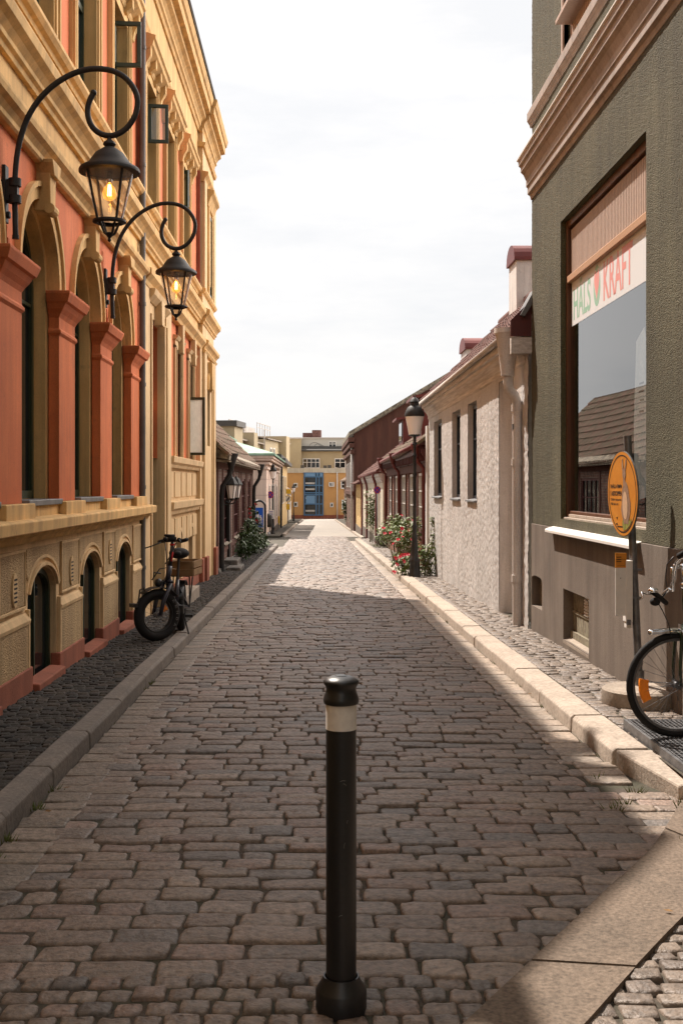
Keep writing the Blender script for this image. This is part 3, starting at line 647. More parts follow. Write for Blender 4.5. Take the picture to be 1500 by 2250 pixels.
for i, c in enumerate(UW):
    b = MB(LM)
    for s in (-1, 1):
        a, q = sorted((c+s*.52, c+s*.72)); b.box(a, q, -.06, -.012, 5.72, 7.66)
        a, q = sorted((c+s*.55, c+s*.60)); b.box(a, q, -.013, .008, 5.72, 7.60)
        a, q = sorted((c+s*.665, c+s*.71)); b.box(a, q, -.013, .014, 5.72, 7.66)
    b.box(c-.72, c+.72, -.06, -.012, 7.52, 7.66)
    b.build('window_surround', 'yellow', stucco, bevel=.004)
    b = MB(LM)
    b.ext([(-.06, 7.64), (.0, 7.64), (.02, 7.68), (.02, 7.72), (.10, 7.78), (.13, 7.80), (.14, 7.86), (.17, 7.88), (.17, 7.93), (-.06, 8.0)], c-.86, c+.86)
    for s in (-.78, -.26, .26, .78):
        b.ext([(-.06, 7.44 if abs(s) > .5 else 7.6), (.02, 7.46 if abs(s) > .5 else 7.6), (.04, 7.56 if abs(s) > .5 else 7.62), (.10, 7.66), (.10, 7.79), (-.06, 7.79)], c+s-.06, c+s+.06)
    b.build('hood', 'yellow', stucco, bevel=.005)
    b = MB(LM); b.face((c-.519, -.05, 5.73), (c-.519, -.3, 5.73), (c-.519, -.3, 7.52), (c-.519, -.05, 7.52)); b.face((c+.519, -.05, 5.73), (c+.519, -.3, 5.73), (c+.519, -.3, 7.52), (c+.519, -.05, 7.52)); b.face((c-.519, -.05, 7.519), (c+.519, -.05, 7.519), (c+.519, -.3, 7.519), (c-.519, -.3, 7.519)); b.face((c-.519, -.05, 5.731), (c+.519, -.05, 5.731), (c+.519, -.3, 5.731), (c-.519, -.3, 5.731)); b.build('window_reveal', 'yellow', stucco, recalc=False)
    window(stucco, LM, c-.515, c+.515, 5.735, 7.515, -.15, cols=(c,), rows=(6.86,), fw=.055, bar=.07)
    b = MB(LM); b.face((c-.5, -.36, 5.7), (c+.5, -.36, 5.7), (c+.5, -.36, 7.5), (c-.5, -.36, 7.5)); b.build('curtain', 'curtain', stucco)
def casement(y, z0, z1, wd, ang, gm, n0=-.11):
    mp = lambda u, n, z: (-2.40+n0+u*math.cos(ang)-n*math.sin(ang), y-u*math.sin(ang)*1-n*math.cos(ang), z)
    b = MB(mp); f = .05
    b.box(0, wd, -.022, .022, z0, z0+f); b.box(0, wd, -.022, .022, z1-f, z1); b.box(0, f, -.022, .022, z0+f, z1-f); b.box(wd-f, wd, -.022, .022, z0+f, z1-f)
    o = b.build('open_casement', 'dgreen', stucco, bevel=.004); o['label'] = 'green casement swung open into the street'
    b = MB(mp); b.box(f-.005, wd-f+.005, -.004, .004, z0+f-.005, z1-f+.005); b.build('pane', gm, o)
    b = MB(mp); b.box(wd-.035, wd-.02, -.05, -.022, z0+.12, z0+.22); b.box(wd-.035, wd-.02, -.05, -.022, z1-.22, z1-.12); b.build('latch', 'black', o)
casement(14.0, 6.80, 7.36, .36, R(-5), 'glass'); casement(17.05, 6.78, 7.36, .30, R(-7), 'glass'); casement(20.9, 6.72, 7.40, .24, R(38), 'glass')
# main cornice
b = MB(LM); b.box(11.8, YP, -.5, -.03, 8.10, 9.05); b.build('frieze', 'yellow', stucco)
COR = [(-.1, 8.92), (.0, 8.92), (.02, 8.98), (.05, 9.0), (.05, 9.06), (.09, 9.12), (.15, 9.16), (.15, 9.24), (.24, 9.26), (.25, 9.40), (.28, 9.42), (.31, 9.52), (.31, 9.56), (-.1, 9.62)]
ARC_ = [(-.1, 8.12), (-.02, 8.12), (.0, 8.16), (.02, 8.2), (.02, 8.24), (-.1, 8.24)]
band(COR, 'main_cornice', yb=YP, ya=11.8); band(ARC_, 'architrave', ya=9.2, yb=YP)
# second section ground floor: door bay, panelled window bay
b = MB(LM)
b.wall(YS, YP, 2.05, 4.47, -.03, [(19.55, 20.35, 2.13, 4.0, 0), (21.55, 22.35, 2.13, 4.0, 0), (16.5, 17.45, 2.05, 4.05, 0)], .22); b.build('ground_floor_wall', 'orange', stucco)
b = MB(LM); b.wall(YS, YP, -.9, 2.06, -.03, [(16.5, 17.45, -.9, 2.06, 0), (19.85, 20.55, -.9, .62, .22), (21.75, 22.45, -.9, .62, .22)], .25); b.build('lower_wall', 'cream', stucco)
b = MB(LM)
b.box(YS+.02, 16.15, -.1, .05, -.6, 4.47); b.box(17.9, 18.55, -.1, .05, -.6, 4.47)        # flat pilasters of the door bay
for u0, u1, n in ((16.2, 16.28, .07), (16.34, 16.494, .02), (17.456, 17.55, .09), (17.6, 17.66, .06), (17.7, 17.86, .10)): b.box(u0, u1, -.1, n, -.6, 4.1)
b.box(16.15, 17.9, -.1, .02, 4.08, 4.3); b.ext([(-.1, 4.28), (.04, 4.28), (.12, 4.36), (.14, 4.44), (-.1, 4.46)], 16.1, 17.95)
b.box(16.5, 17.45, -.22, -.12, 2.75, 3.0)
b.plate([(16.85, 4.02), (17.1, 4.02), (17.16, 4.38), (16.79, 4.38)], 0, .13)
b.box(YP-.38, YP, -.1, .06, -.6, 4.47)
b.build('door_surround', 'cream', stucco, bevel=.006)
b = MB(LM); b.box(16.5, 17.45, -.2, -.15, -.5, 2.75); b.k = 1; b.box(16.9, 17.02, -.15, -.10, .98, 1.03); b.build('door', ['dgreen', 'black'], stucco)
window(stucco, LM, 16.52, 17.43, 3.02, 4.05, -.14, name='fanlight')
b = MB(LM); b.box(16.87, 16.98, -.12, -.105, 2.80, 2.95); b.k = 1; b.box(16.905, 16.945, -.105, -.102, 2.82, 2.93); b.build('house_number_plate', ['whitepaint', 'inkblack'], stucco)
b = MB(LM)
for c in (19.95, 21.95):
    for s in (-1, 1):
        a, q = sorted((c+s*.40, c+s*.56)); b.box(a, q, -.06, .012, 2.1, 4.05); a, q = sorted((c+s*.44, c+s*.48)); b.box(a, q, 0, .03, 2.1, 4.0)
    b.box(c-.56, c+.56, -.06, .012, 4.0, 4.2); b.ext([(-.06, 4.14), (.03, 4.14), (.07, 4.2), (-.06, 4.23)], c-.6, c+.6)
    b.plate([(c-.1, 3.95), (c+.1, 3.95), (c+.14, 4.44), (c-.14, 4.44)], 0, .09)
b.build('window_surround', 'cream', stucco, bevel=.004)
for c in (19.95, 21.95): window(stucco, LM, c-.40, c+.40, 2.13, 4.0, -.18, cols=(c,), rows=(3.35,), fw=.05)
casement(21.62, 2.22, 3.32, .42, R(4), 'frost', n0=-.12)
band([(-.1, 2.0), (.03, 1.94), (.05, 1.99), (.09, 2.03), (.10, 2.12), (.09, 2.13), (-.1, 2.14)], 'window_ledge', ya=18.55, yb=YP-.02, m='cream')
band([(-.1, 1.14), (.03, 1.16), (.05, 1.22), (.09, 1.26), (.10, 1.37), (-.1, 1.385)], 'ledge', ya=18.55, yb=YP-.02, m='cream')
b = MB(LM)
for u0, u1 in ((18.68, 19.35), (19.5, 20.35), (20.5, 21.15), (21.3, 22.15), (22.3, 23.0)):
    b.box(u0, u1, -.03, -.012, 1.44, 1.88); b.box(u0, u1, -.03, -.005, .66, 1.08)
b.build('apron_panel', 'cream', stucco, bevel=.006)
for c in (20.2, 22.1):
    window(stucco, LM, c-.35, c+.35, -.8, .84, -.24, rise=.22, fw=.04)
    b = MB(LM); b.ring(c, .62, .36, .23, .43, .30, -.03, .0, 8, 172, 14); b.build('arch_moulding', 'cream', stucco)
b = MB(LM); b.box(18.5, YP-.40, -.1, .04, -.9, gz(20)+.34); b.box(YP-.42, YP+.02, -.1, .12, -.9, gz(23)+.58); b.build('plinth', 'plinth_red', stucco, bevel=.012)
band([(-.1, 4.43), (.06, 4.43), (.08, 4.49), (.15, 4.56), (.15, 4.64), (-.1, 4.69)], 'string_course', ya=YS, yb=YP)
# end pavilion, standing slightly forward
PM = lambda u, n, z: (-2.33+n, u, z)
b = MB(PM); b.wall(YP, YE, -.9, 5.0, 0, [(24.45, 25.05, 2.5, 3.7, .3)], .2); b.wall(YP, YE, 5.0, 9.0, 0, [(24.4, 25.1, 5.73, 7.5, 0)], .2)
b.face((YE, 0, -1), (YE, -9, -1), (YE, -9, 9.0), (YE, 0, 9.0)); b.face((YP, 0, -1), (YP, -.3, -1), (YP, -.3, 9), (YP, 0, 9)); b.build('pavilion_wall', 'cream', stucco)
b = MB(PM)
for u0, u1, n in ((YP-.02, YP+.42, .05), (YP+.5, YP+.56, .03), (YE-.5, YE-.44, .03), (YE-.38, YE+.02, .05)):
    b.box(u0, u1, -.1, n, -.8, 4.40); b.box(u0, u1, -.1, n, 5.72, 8.1)
b.build('pilaster', 'cream', stucco, bevel=.006)
b = MB(PM); b.box(YP-.05, YP+.45, -.1, .1, -1, gz(24)+.62); b.box(YE-.42, YE+.05, -.1, .1, -1, gz(25)+.72); b.build('plinth', 'plinth_red', stucco, bevel=.012)
for pr in (STA, STB, SIL, [(-.1, 7.9), (.03, 7.9), (.06, 7.98), (.12, 8.04), (.12, 8.1), (-.1, 8.14)], [(-.1, 4.38), (.05, 4.38), (.08, 4.43), (-.1, 4.44)]): band(pr, 'string_course', ya=YP-.06, yb=YE+.12, mp=PM)
b = MB(PM); b.box(YP, YE, -.02, .02, 6.0, 7.85); b.k = 0
for s in (-1, 1): b.box(24.75+s*.42-.08, 24.75+s*.42+.08, 0, .06, 5.72, 7.6)
b.ext([(-.06, 7.6), (.05, 7.6), (.12, 7.78), (.18, 7.84), (.18, 7.9), (-.06, 7.96)], 24.1, 25.4); b.plate([(24.6, 3.72), (24.9, 3.72), (24.98, 4.3), (24.52, 4.3)], 0, .1); b.ring(24.75, 3.7, .32, .32, .42, .42, 0, .05)
b.build('pavilion_window_surround', 'yellow', stucco, bevel=.005)
window(stucco, PM, 24.45, 25.05, 2.5, 4.0, -.16, rise=.3); window(stucco, PM, 24.4, 25.1, 5.73, 7.5, .035, cols=(24.75,))
b = MB(PM); b.ext(COR, YP-.12, YE+.25); b.build('main_cornice', 'yellow', stucco, bevel=.004)
band([(-.1, 8.62), (.04, 8.62), (.07, 8.7), (-.1, 8.74)], 'architrave', ya=YP-.06, yb=YE+.08, mp=PM)
b = MB(LM); b.ext([(.33, 9.56), (.35, 9.585), (.30, 9.62), (-3.2, 11.6), (-3.2, 11.5), (-.05, 9.60)], 11.8, YE+.3); b.ext([(-3.2, 11.6), (-6.6, 9.6), (-6.6, 9.5), (-3.2, 11.5)], 11.8, YE+.3)
b.build('roof', 'roofdark', stucco)
b = MB(LM); b.face((Y0, -9, -1), (Y0, 0, -1), (Y0, 0, 4.9), (Y0, -9, 4.9)); b.face((Y0, -9, -1), (YE, -9, -1), (YE, -9, 9.6), (Y0, -9, 9.6)); b.build('back_wall', 'cream', stucco)
for cy, cx, r_, zt in ((14.25, .20, .2, 10.45), (13.55, .27, .13, 10.55)):   # unseen cowls, added and sized to cast round shadows by the kerb
    b = MB(LM); b.lathe([(r_*.55, 9.3), (r_*.55, zt-.35), (r_, zt-.28), (r_*1.1, zt-.1), (r_*.6, zt)], (cy, cx-.12, 0), 14); b.build('shadow_cowl', 'roofdark', stucco, smooth=True)
# downpipe between the sections
b = MB(LM); b.tube([(15.54, .035, -.2), (15.54, .035, 9.0)], .042, 10)
for z in (.5, 1.6, 3.0, 4.1, 6.0, 7.6): b.lathe([(.050, 0), (.050, .05)], (15.54, .035, z), 10)
M['leadgrey'] = mat('lead_grey_paint', (.135, .125, .115, 1), (.10, .092, .085, 1), vs=3, rough=.6)
b.build('downpipe', 'leadgrey', stucco, smooth=True, auto=40)
b = MB(LM); b.box(15.585, 15.66, -.1, .06, 5.72, 8.1); b.box(YP-.14, YP-.06, -.1, .03, 5.72, 8.1); b.build('corner_strip', 'plinth_red', stucco)
b = MB(LM); b.box(8.62, 8.78, -.03, -.012, 4.0, 4.32); b.box(12.88, 12.98, -.03, -.012, 4.0, 4.3); b.build('wall_grille', 'redpl', stucco)
b = MB(); b.box(-2.36, -1.98, 17.4, 19.4, gz(18.4)+.05, gz(18.4)+.29); tag(b.build('door_step', 'concrete', bevel=.01), 'pale stone door step behind the parked fat-tyre bike', 'step')

# unseen neighbour added beside the viewer, made tall to dim the near setts
nb = empty('ochre_house', (-2.5, 0, 0), 'plain ochre house added out of view beside the viewer to dim the near road', 'building')
b = MB(); b.box(-9, -2.42, -16, Y0-.01, -.3, 10.0); b.build('wall', 'yellow', nb)
def gable(parent, xa, xb, xr, ya, yb, ze, zr, th, m, name='roof'):
    b = MB(lambda u, n, z: (n, u, z)); b.ext([(xa, ze), (xr, zr), (xb, ze), (xb, ze-th), (xr, zr-th), (xa, ze-th)], ya, yb); return b.build(name, m, parent)
gable(nb, -9.2, -2.2, -5.7, -16, Y0-.02, 10.1, 12.9, .1, 'oldtile')

# ------------------------------------------------------------------ wall lamps
def wall_lamp(y, label):
    t = empty('wall_lamp', (-2.39, y, 3.9), label, 'wall lamp', 'bracket lamps on the stucco facade')
    mp = lambda u, n, z: (u, y+n, z)
    b = MB(mp); b.box(-2.42, -2.385, -.05, .05, 3.68, 4.12); b.lathe([(.03, 0), (.03, .03)], (-2.39, 0, 3.74), 8, 'x'); b.build('wall_plate', 'blackiron', t, bevel=.006)
    b = MB(mp)
    for z in (3.86, 3.99): b.tube([(-2.39, 0, z), (-2.32, 0, z)], .03, 10); b.lathe([(.05, -.03), (.05, .03)], (-2.325, 0, z), 12)
    b.box(-2.39, -2.3, -.03, .03, 3.85, 4.0); b.build('clamp', 'blackiron', t, smooth=True, auto=40)
    k = 1/284.
    px = [(35, 525), (34, 470), (33, 420), (36, 360), (44, 310), (60, 262), (84, 222), (115, 190), (150, 167), (185, 154), (215, 151), (245, 155), (272, 168), (292, 190), (302, 215), (301, 240), (293, 262), (278, 282), (258, 295), (238, 298), (218, 292), (203, 278), (195, 260), (193, 240), (198, 220), (206, 204)]
    P = [((x-694)*8.8/2500, 0, 1.65+(1066-yy)*8.8/2500) for x, yy in px]
    Q = []
    for i in range(len(P)-1):
        for s in range(3): 
            a = [P[max(0, i-1)], P[i], P[i+1], P[min(len(P)-1, i+2)]]; q = s/3
            Q.append(tuple(.5*((2*a[1][j])+(-a[0][j]+a[2][j])*q+(2*a[0][j]-5*a[1][j]+4*a[2][j]-a[3][j])*q*q+(-a[0][j]+3*a[1][j]-3*a[2][j]+a[3][j])*q**3) for j in range(3)))
    Q.append(P[-1])
    b = MB(mp); b.tube(Q, .0225, 12); b.lathe([(.027, 0), (.027, .03)], (Q[0][0], 0, Q[0][2]), 12); b.ball(Q[-1], .026, 10); b.build('bracket_arm', 'blackiron', t, smooth=True, auto=50)
    cx = (241-694)*8.8/2500
    c = (cx, 0, 0)
    b = MB(mp); b.lathe([(.012, 4.36), (.016, 4.33), (.02, 4.32), (.045, 4.30), (.05, 4.285), (.035, 4.265), (.06, 4.25), (.11, 4.215), (.145, 4.165), (.165, 4.135), (.225, 4.10), (.235, 4.085), (.235, 4.065), (.20, 4.06), (.19, 4.075), (.01, 4.08)], c, 28)
    b.build('lamp_cap', 'blackiron', t, smooth=True, auto=45)
    b = MB(mp); b.lathe([(.185, 4.065), (.098, 3.70)], c, 28, cap=False); b.build('lamp_glass', 'lampclear', t, smooth=True, recalc=False)
    b = MB(mp)
    for a in (40, 130, 220, 310):
        ca, sa = math.cos(R(a)), math.sin(R(a)); b.tube([(cx+.192*ca, .192*sa, 4.07), (cx+.145*ca, .145*sa, 3.87), (cx+.103*ca, .103*sa, 3.69)], .0105, 8); b.ball((cx+.147*ca, .147*sa, 3.88), .013, 8)
        b.tube([(cx+.085*ca, .085*sa, 3.685), (cx+.045*ca, .045*sa, 3.60), (cx+.02*ca, .02*sa, 3.585)], .01, 6)
    b.lathe([(.09, 3.70), (.128, 3.698), (.13, 3.682), (.10, 3.67), (.085, 3.68)], c, 24, cap=False)
    b.lathe([(.004, 3.53), (.016, 3.545), (.010, 3.56), (.022, 3.575), (.03, 3.60), (.02, 3.605)], c, 12); b.build('lamp_cage', 'blackiron', t, smooth=True, auto=45)
    b = MB(mp); b.lathe([(.02, 4.07), (.022, 4.0), (.016, 3.985)], c, 12); b.build('bulb_socket', 'chrome', t, smooth=True)
    b = MB(mp); b.lathe([(.012, 3.99), (.02, 3.975), (.045, 3.945), (.055, 3.905), (.045, 3.868), (.02, 3.852), (.001, 3.85)], c, 18, cap=False); bu = b.build('bulb', 'bulbglass', t, smooth=True, recalc=False)
    b = MB(mp)
    for s in (-.012, 0, .012): b.tube([(cx+s*.6, 0, 3.975), (cx+s, .004, 3.945), (cx+s, -.004, 3.885)], .0035, 6)
    b.build('filament', 'filament', bu)
    b = MB(mp); b.tube([(-2.385, -.02, 3.66), (-2.385, -.02, 3.56), (-2.38, -.01, 3.46)], .006, 6); b.box(-2.40, -2.37, -.03, .03, 3.48, 3.56); b.build('cable_box', 'redpl', t)
    return t
wall_lamp(8.8, 'lit lantern on scrolled iron bracket, nearer and larger of the pair')
wall_lamp(13.0, 'lit lantern on scrolled iron bracket, further of the pair beside the grey downpipe')

# ------------------------------------------------------------------ green corner building (right)
GM = lambda u, n, z: (2.70-n, u, z)
grn = empty('green_building', (2.7, 12, gz(12)), 'green-grey roughcast building with large shop window and pink cornice', 'building')
G0, G1 = -14, 14.22
b = MB(GM); b.wall(G0, G1, 1.17, 5.5, 0, [(9.30, 12.54, 1.28, 4.55, 0), (3.2, 7.0, 1.28, 4.55, 0)], .16); b.wall(G0, G1, 5.5, 7.9, 0, [(10.55, 12.4, 6.35, 7.7, 0)], .16); b.face((G1, 0, -1), (G1, -9, -1), (G1, -9, 7.9), (G1, 0, 7.9))
b.face((G0, 0, -1), (G0, -9, -1), (G0, -9, 7.9), (G0, 0, 7.9)); b.face((G0, -9, -1), (G1, -9, -1), (G1, -9, 7.9), (G0, -9, 7.9))
b.face((G0, 0, 7.9), (G1, 0, 7.9), (G1, -9, 7.9), (G0, -9, 7.9)); b.build('wall', 'green', grn)
b = MB(GM); b.wall(G0, G1-.005, -1, 1.17, .018, [(11.2, 12.36, -.02, .53, 0), (13.52, 14.17, .16, .50, .045)], .16, 10); b.face((G0, .018, 1.17), (G1, .018, 1.17), (G1, 0, 1.175), (G0, 0, 1.175)); b.face((G1-.005, .018, -1), (G1-.005, -.3, -1), (G1-.005, -.3, 1.17), (G1-.005, .018, 1.17)); b.build('plinth', 'plinth_g', grn)
COG = [(-0.05, 5.22), (0.012, 5.22), (0.024, 5.27), (0.055, 5.29), (0.055, 5.37), (0.073, 5.385), (0.073, 5.46), (0.104, 5.53), (0.14, 5.565), (0.14, 5.62), (0.165, 5.64), (0.171, 5.7), (0.171, 5.715), (-0.05, 5.78)]
b = MB(GM); b.ext(COG, G0, G1+.04); b.build('cornice', 'pink', grn, bevel=.004)
b = MB(GM); b.ext([(.17, 5.70), (.187, 5.71), (.187, 5.725), (-.02, 5.80), (-.02, 5.785)], G0, G1+.06); b.build('cornice_flashing', 'whitepaint', grn)
b = MB(GM); b.ext([(-.05, 6.13), (.015, 6.13), (.025, 6.17), (.035, 6.18), (.045, 6.20), (.055, 6.21), (.055, 6.31), (.045, 6.32), (-.05, 6.335)], 10.2, G1+.07); b.build('sill_course', 'pink', grn, bevel=.003)
b = MB(GM)
for k in range(22): b.box(10.56+k*.083, 10.56+k*.083+.06, -.09, -.06, 6.36, 7.7)
b.box(10.55, 12.4, -.16, -.10, 6.34, 7.7); b.box(12.4, 12.46, -.05, .02, 6.33, 7.7); b.build('shutter', 'pinkslat', grn)
b = MB(GM); b.plate([(10.9, 6.62), (12.28, 6.62), (12.28, 6.66), (10.9, 6.66)], -.06, .12); b.build('flower_shelf', 'pinkslat', grn)
# shop window
b = MB(GM)
for u0, u1, z0, z1, n0, n1 in ((9.30, 9.37, 1.30, 4.55, -.16, -.06), (12.48, 12.54, 1.30, 4.55, -.16, -.05), (9.37, 12.48, 4.47, 4.55, -.16, -.06), (9.37, 12.48, 1.30, 1.37, -.16, -.07)): b.box(u0, u1, n0, n1, z0, z1)
sw = b.build('shop_window', 'brownwood', grn, bevel=.008)
b = MB(GM); b.box(9.36, 12.46, -.155, -.045, 3.855, 3.935); b.build('transom', 'palewood', sw, bevel=.01)
b = MB(GM); b.k = 1; b.box(9.37, 12.48, -.15, -.14, 3.935, 4.47); b.k = 0
for k in range(58): b.box(9.385+k*.0528, 9.385+k*.0528+.034, -.13, -.085, 3.935, 4.44)
b.build('slatted_panel', ['pinkslat', 'brownwood'], sw)
b = MB(GM); b.face((9.365, -.092, 1.36), (12.485, -.092, 1.36), (12.485, -.092, 3.86), (9.365, -.092, 3.86)); b.build('pane', 'shopglass', sw, recalc=False)
b = MB(GM); b.box(9.25, 12.56, -.16, -.02, 1.255, 1.30); b.box(9.30, 12.54, -.16, -.06, 1.30, 1.335); b.build('window_threshold', 'granite', grn, bevel=.006)
b = MB(GM); b.ext([(.0, 1.185), (.09, 1.158), (.10, 1.145), (.10, 1.118), (.094, 1.118), (.092, 1.14), (.085, 1.150), (.0, 1.176)], 9.42, 12.95); b.build('metal_sill', 'whitepaint', grn, bevel=.003)
b = MB(GM); b.face((8.6, -.3, 1.2), (13.2, -.3, 1.2), (13.2, -4, 1.2), (8.6, -4, 1.2)); b.face((8.6, -4, 1.2), (13.2, -4, 1.2), (13.2, -4, 4.7), (8.6, -4, 4.7)); b.face((8.6, -.3, 4.7), (13.2, -.3, 4.7), (13.2, -4, 4.7), (8.6, -4, 4.7))
for u in (8.6, 13.2): b.face((u, -.17, 1.2), (u, -4, 1.2), (u, -4, 4.7), (u, -.17, 4.7))
b.build('shop_interior', 'darkin', grn)
# second shop window nearer the viewer (beside the frame)
window(grn, GM, 3.2, 7.0, 1.30, 4.5, -.08, fm='brownwood', cols=(5.1,), rows=(3.9,), fw=.08, name='side_shop_window')
# cellar hatches
b = MB(GM); b.box(11.18, 12.36, -.12, -.10, .06, .60)
for k in range(5): b.box(11.2+k*.235, 11.2+k*.235+.225, -.10, -.092, .08, .52)
b.box(11.2, 12.36, -.092, -.080, .27, .30); b.box(11.2, 12.36, -.14, -.06, -.02, .075)
M['hatch'] = mat('peeling_grey_green_paint', (.27, .245, .175, 1), (.17, .14, .10, 1), vs=14, bump=.003, bs=40)
h = b.build('cellar_hatch', 'hatch', grn)
b = MB(GM)
for k in range(6): b.box(11.62, 11.78, -.092, -.070, .30+k*.03, .316+k*.03)
b.box(11.60, 11.80, -.094, -.086, .28, .49); b.build('louvre', 'whitepaint', h)
b = MB(GM); b.ext([(.02, -.03), (-.14, .03), (-.14, -.06), (.02, -.06)], 11.2, 12.36); b.build('hatch_sill', 'concrete', grn)
b = MB(GM); b.box(13.50, 14.18, -.12, -.09, .14, .56); b.box(13.83, 13.86, -.09, -.08, .16, .54); b.box(13.52, 14.17, -.09, -.081, .33, .35); b.build('cellar_hatch', 'hatch', grn)
# shop banner on the pane, lettering paled by sky reflection put into its colours
def text(s, mp, u0, z0, hgt, wid, n, m, name, parent, flip=False, bold=.02, depth=.002):
    cu = bpy.data.curves.new(name, 'FONT'); cu.body = s; cu.offset = bold; cu.extrude = 0
    to = bpy.data.objects.new('tmp', cu); S.collection.objects.link(to); bpy.context.view_layer.update()
    me = bpy.data.meshes.new_from_object(to.evaluated_get(bpy.context.evaluated_depsgraph_get())); bpy.data.objects.remove(to); bpy.data.curves.remove(cu)
    xs = [v.co.x for v in me.vertices]; ys_ = [v.co.y for v in me.vertices]; base = 0
    capy = max(ys_)
    for v in me.vertices:
        fx = (v.co.x-min(xs))/(max(xs)-min(xs)); v.co = Vector(mp(u0+wid*fx, n, z0+v.co.y/capy*hgt))
    me.materials.append(M[m]); me.name = name
    o = bpy.data.objects.new(name, me); S.collection.objects.link(o); o.parent = parent; o.matrix_parent_inverse = Matrix.Translation(-parent.location); return o
b = MB(GM); b.box(9.37, 12.42, -.091, -.0885, 3.38, 3.855)
ban = tag(b.build('shop_banner', 'banner'), 'white shop banner with green and red lettering across the window top', 'banner')
zero = ban
text('HÄLS', GM, 12.33, 3.445, .395, -.76, -.0875, 'lettergreen', 'green_lettering', ban, bold=.018)
text('KRAFT', GM, 11.05, 3.445, .375, -1.02, -.0875, 'letterred', 'red_lettering', ban, bold=.018)
b = MB(GM); cu, cz = 11.31, 3.635
b.plate([(cu+.135*math.cos(t*math.pi/16), cz+.205*math.sin(t*math.pi/16)) for t in range(32)], -.0885, -.0875); b.build('green_oval', 'lettergreen', ban)
b = MB(GM); hp = []
for t in range(40):
    a = 2*math.pi*t/40; x = 16*math.sin(a)**3; yv = 13*math.cos(a)-5*math.cos(2*a)-2*math.cos(3*a)-math.cos(4*a); hp.append((cu+x*.0064, cz+.025+(yv*.0105 if yv > 0 else yv*.0105)))
b.k = 1; b.plate([(cu+(u-cu)*1.16, cz+(z-cz)*1.1) for u, z in hp], -.0875, -.0868); b.k = 0; b.plate(hp, -.0868, -.086); b.build('red_heart', ['letterred', 'banner'], ban)
# things seen inside the shop
b = MB(GM); M['paper'] = mat('pale_paper', (.50, .50, .47, 1), (.40, .42, .42, 1), vs=6, fine=.15)
b.plate([(9.95, 1.55), (10.35, 1.5), (10.38, 2.2), (10.30, 2.95), (10.05, 3.05), (9.93, 2.8), (9.97, 2.2)], -.20, -.195)
ps = tag(b.build('poster', 'paper'), 'tattered pale poster stuck inside the shop window', 'poster')
b = MB(GM)
for k, (z, w_) in enumerate(((2.55, .14), (2.48, .16), (2.40, .12), (2.30, .15))): b.box(10.06, 10.06+w_, -.195, -.194, z, z+.018)
b.build('print_lines', 'inkblack', ps)
t = empty('display_rack', (3.1, 7.9, 1.3), 'wire display rack with small boxes inside the shop window', 'rack')
b = MB(GM)
for u in (9.42, 9.9):
    for n in (-.28, -.50): b.tube([(u, n, 1.3), (u, n, 2.25)], .006, 6)
for z in (1.36, 1.55, 1.75, 1.98, 2.2): b.box(9.42, 9.9, -.50, -.28, z, z+.012)
b.build('frame', 'chrome', t)
for k, (u, z, c) in enumerate(((9.45, 1.372, 'teal'), (7.92, 1.372, 'teal'), (9.47, 1.562, 'signyel'), (7.96, 1.562, 'whitepaint'), (9.50, 1.762, 'leaf'), (9.70, 1.992, 'redacc'), (9.47, 1.992, 'signyel'))):
    b = MB(GM); b.box(u, u+.13, -.42, -.30, z, z+.13); b.box(u+.02, u+.11, -.40, -.32, z+.13, z+.145); b.k = 1; b.box(u+.02, u+.11, -.30, -.298, z+.03, z+.09)
    lb = ('teal box', 'teal box', 'yellow carton', 'white carton', 'green carton', 'red carton', 'yellow carton')[k]
    tag(b.build('box', [c, 'banner'], bevel=.004), 'small %s on %s of display rack%s' % (lb, ('lowest shelf', 'lowest shelf', 'second shelf', 'second shelf', 'middle shelf', 'fourth shelf', 'fourth shelf')[k], (', nearer the viewer', ', farther from the viewer', '', '', '', '', '')[k]), 'box', 'boxes on the display rack')

# ------------------------------------------------------------------ pantiled roofs
def pantile(parent, P0, along, up, Lh, W, m, name='roof', pitch=.21, course=.33, amp=.028, sag=0.0, base=None, seg=5):
    A = Vector(along).normalized(); U = Vector(up).normalized(); Nn = A.cross(U); Nn = Nn if Nn.z > 0 else -Nn; P0 = Vector(P0)
    nc = max(1, round(Lh/pitch)); pc = Lh/nc; nr = max(1, round(W/course)); cr = W/nr
    b = MB(); rows = []; off = [rnd.uniform(-.009, .009) for _ in range(nc*nr+nc+nr)]
    for r_ in range(nr):
        for e in (0, 1):
            row = []
            for i in range(nc*seg+1):
                s = i/seg; ph = (s % 1)*2*math.pi; hh = amp*(.5+.5*math.cos(ph))**1.4
                c = min(nc-1, int(s)); j = off[(c*7+r_*13) % len(off)]
                zz = hh+(.030 if e == 0 else .0)+j
                v = (r_+e)*cr-(.02 if e == 0 else 0)
                sg = -sag*math.sin(math.pi*s/nc)
                p = P0+A*(s*pc)+U*v+Nn*zz+Vector((0, 0, sg)); row.append(b.pt(*p))
            rows.append(row)
    for a, c in zip(rows, rows[1:]):
        for i in range(nc*seg): b.idx(a[i], a[i+1], c[i+1], c[i])
    a = rows[0]; low = [b.pt(*(Vector(b.v[i])-Nn*.05)) for i in a]
    for i in range(nc*seg): b.idx(low[i], low[i+1], a[i+1], a[i])
    for e in (0, -1):
        for r0, r1 in zip(rows, rows[1:]):
            q0 = b.pt(*(Vector(b.v[r0[e]])-Nn*.07)); q1 = b.pt(*(Vector(b.v[r1[e]])-Nn*.07)); b.idx(r0[e], r1[e], q1, q0)
    return b.build(name, m, parent, recalc=False)
import numpy as np
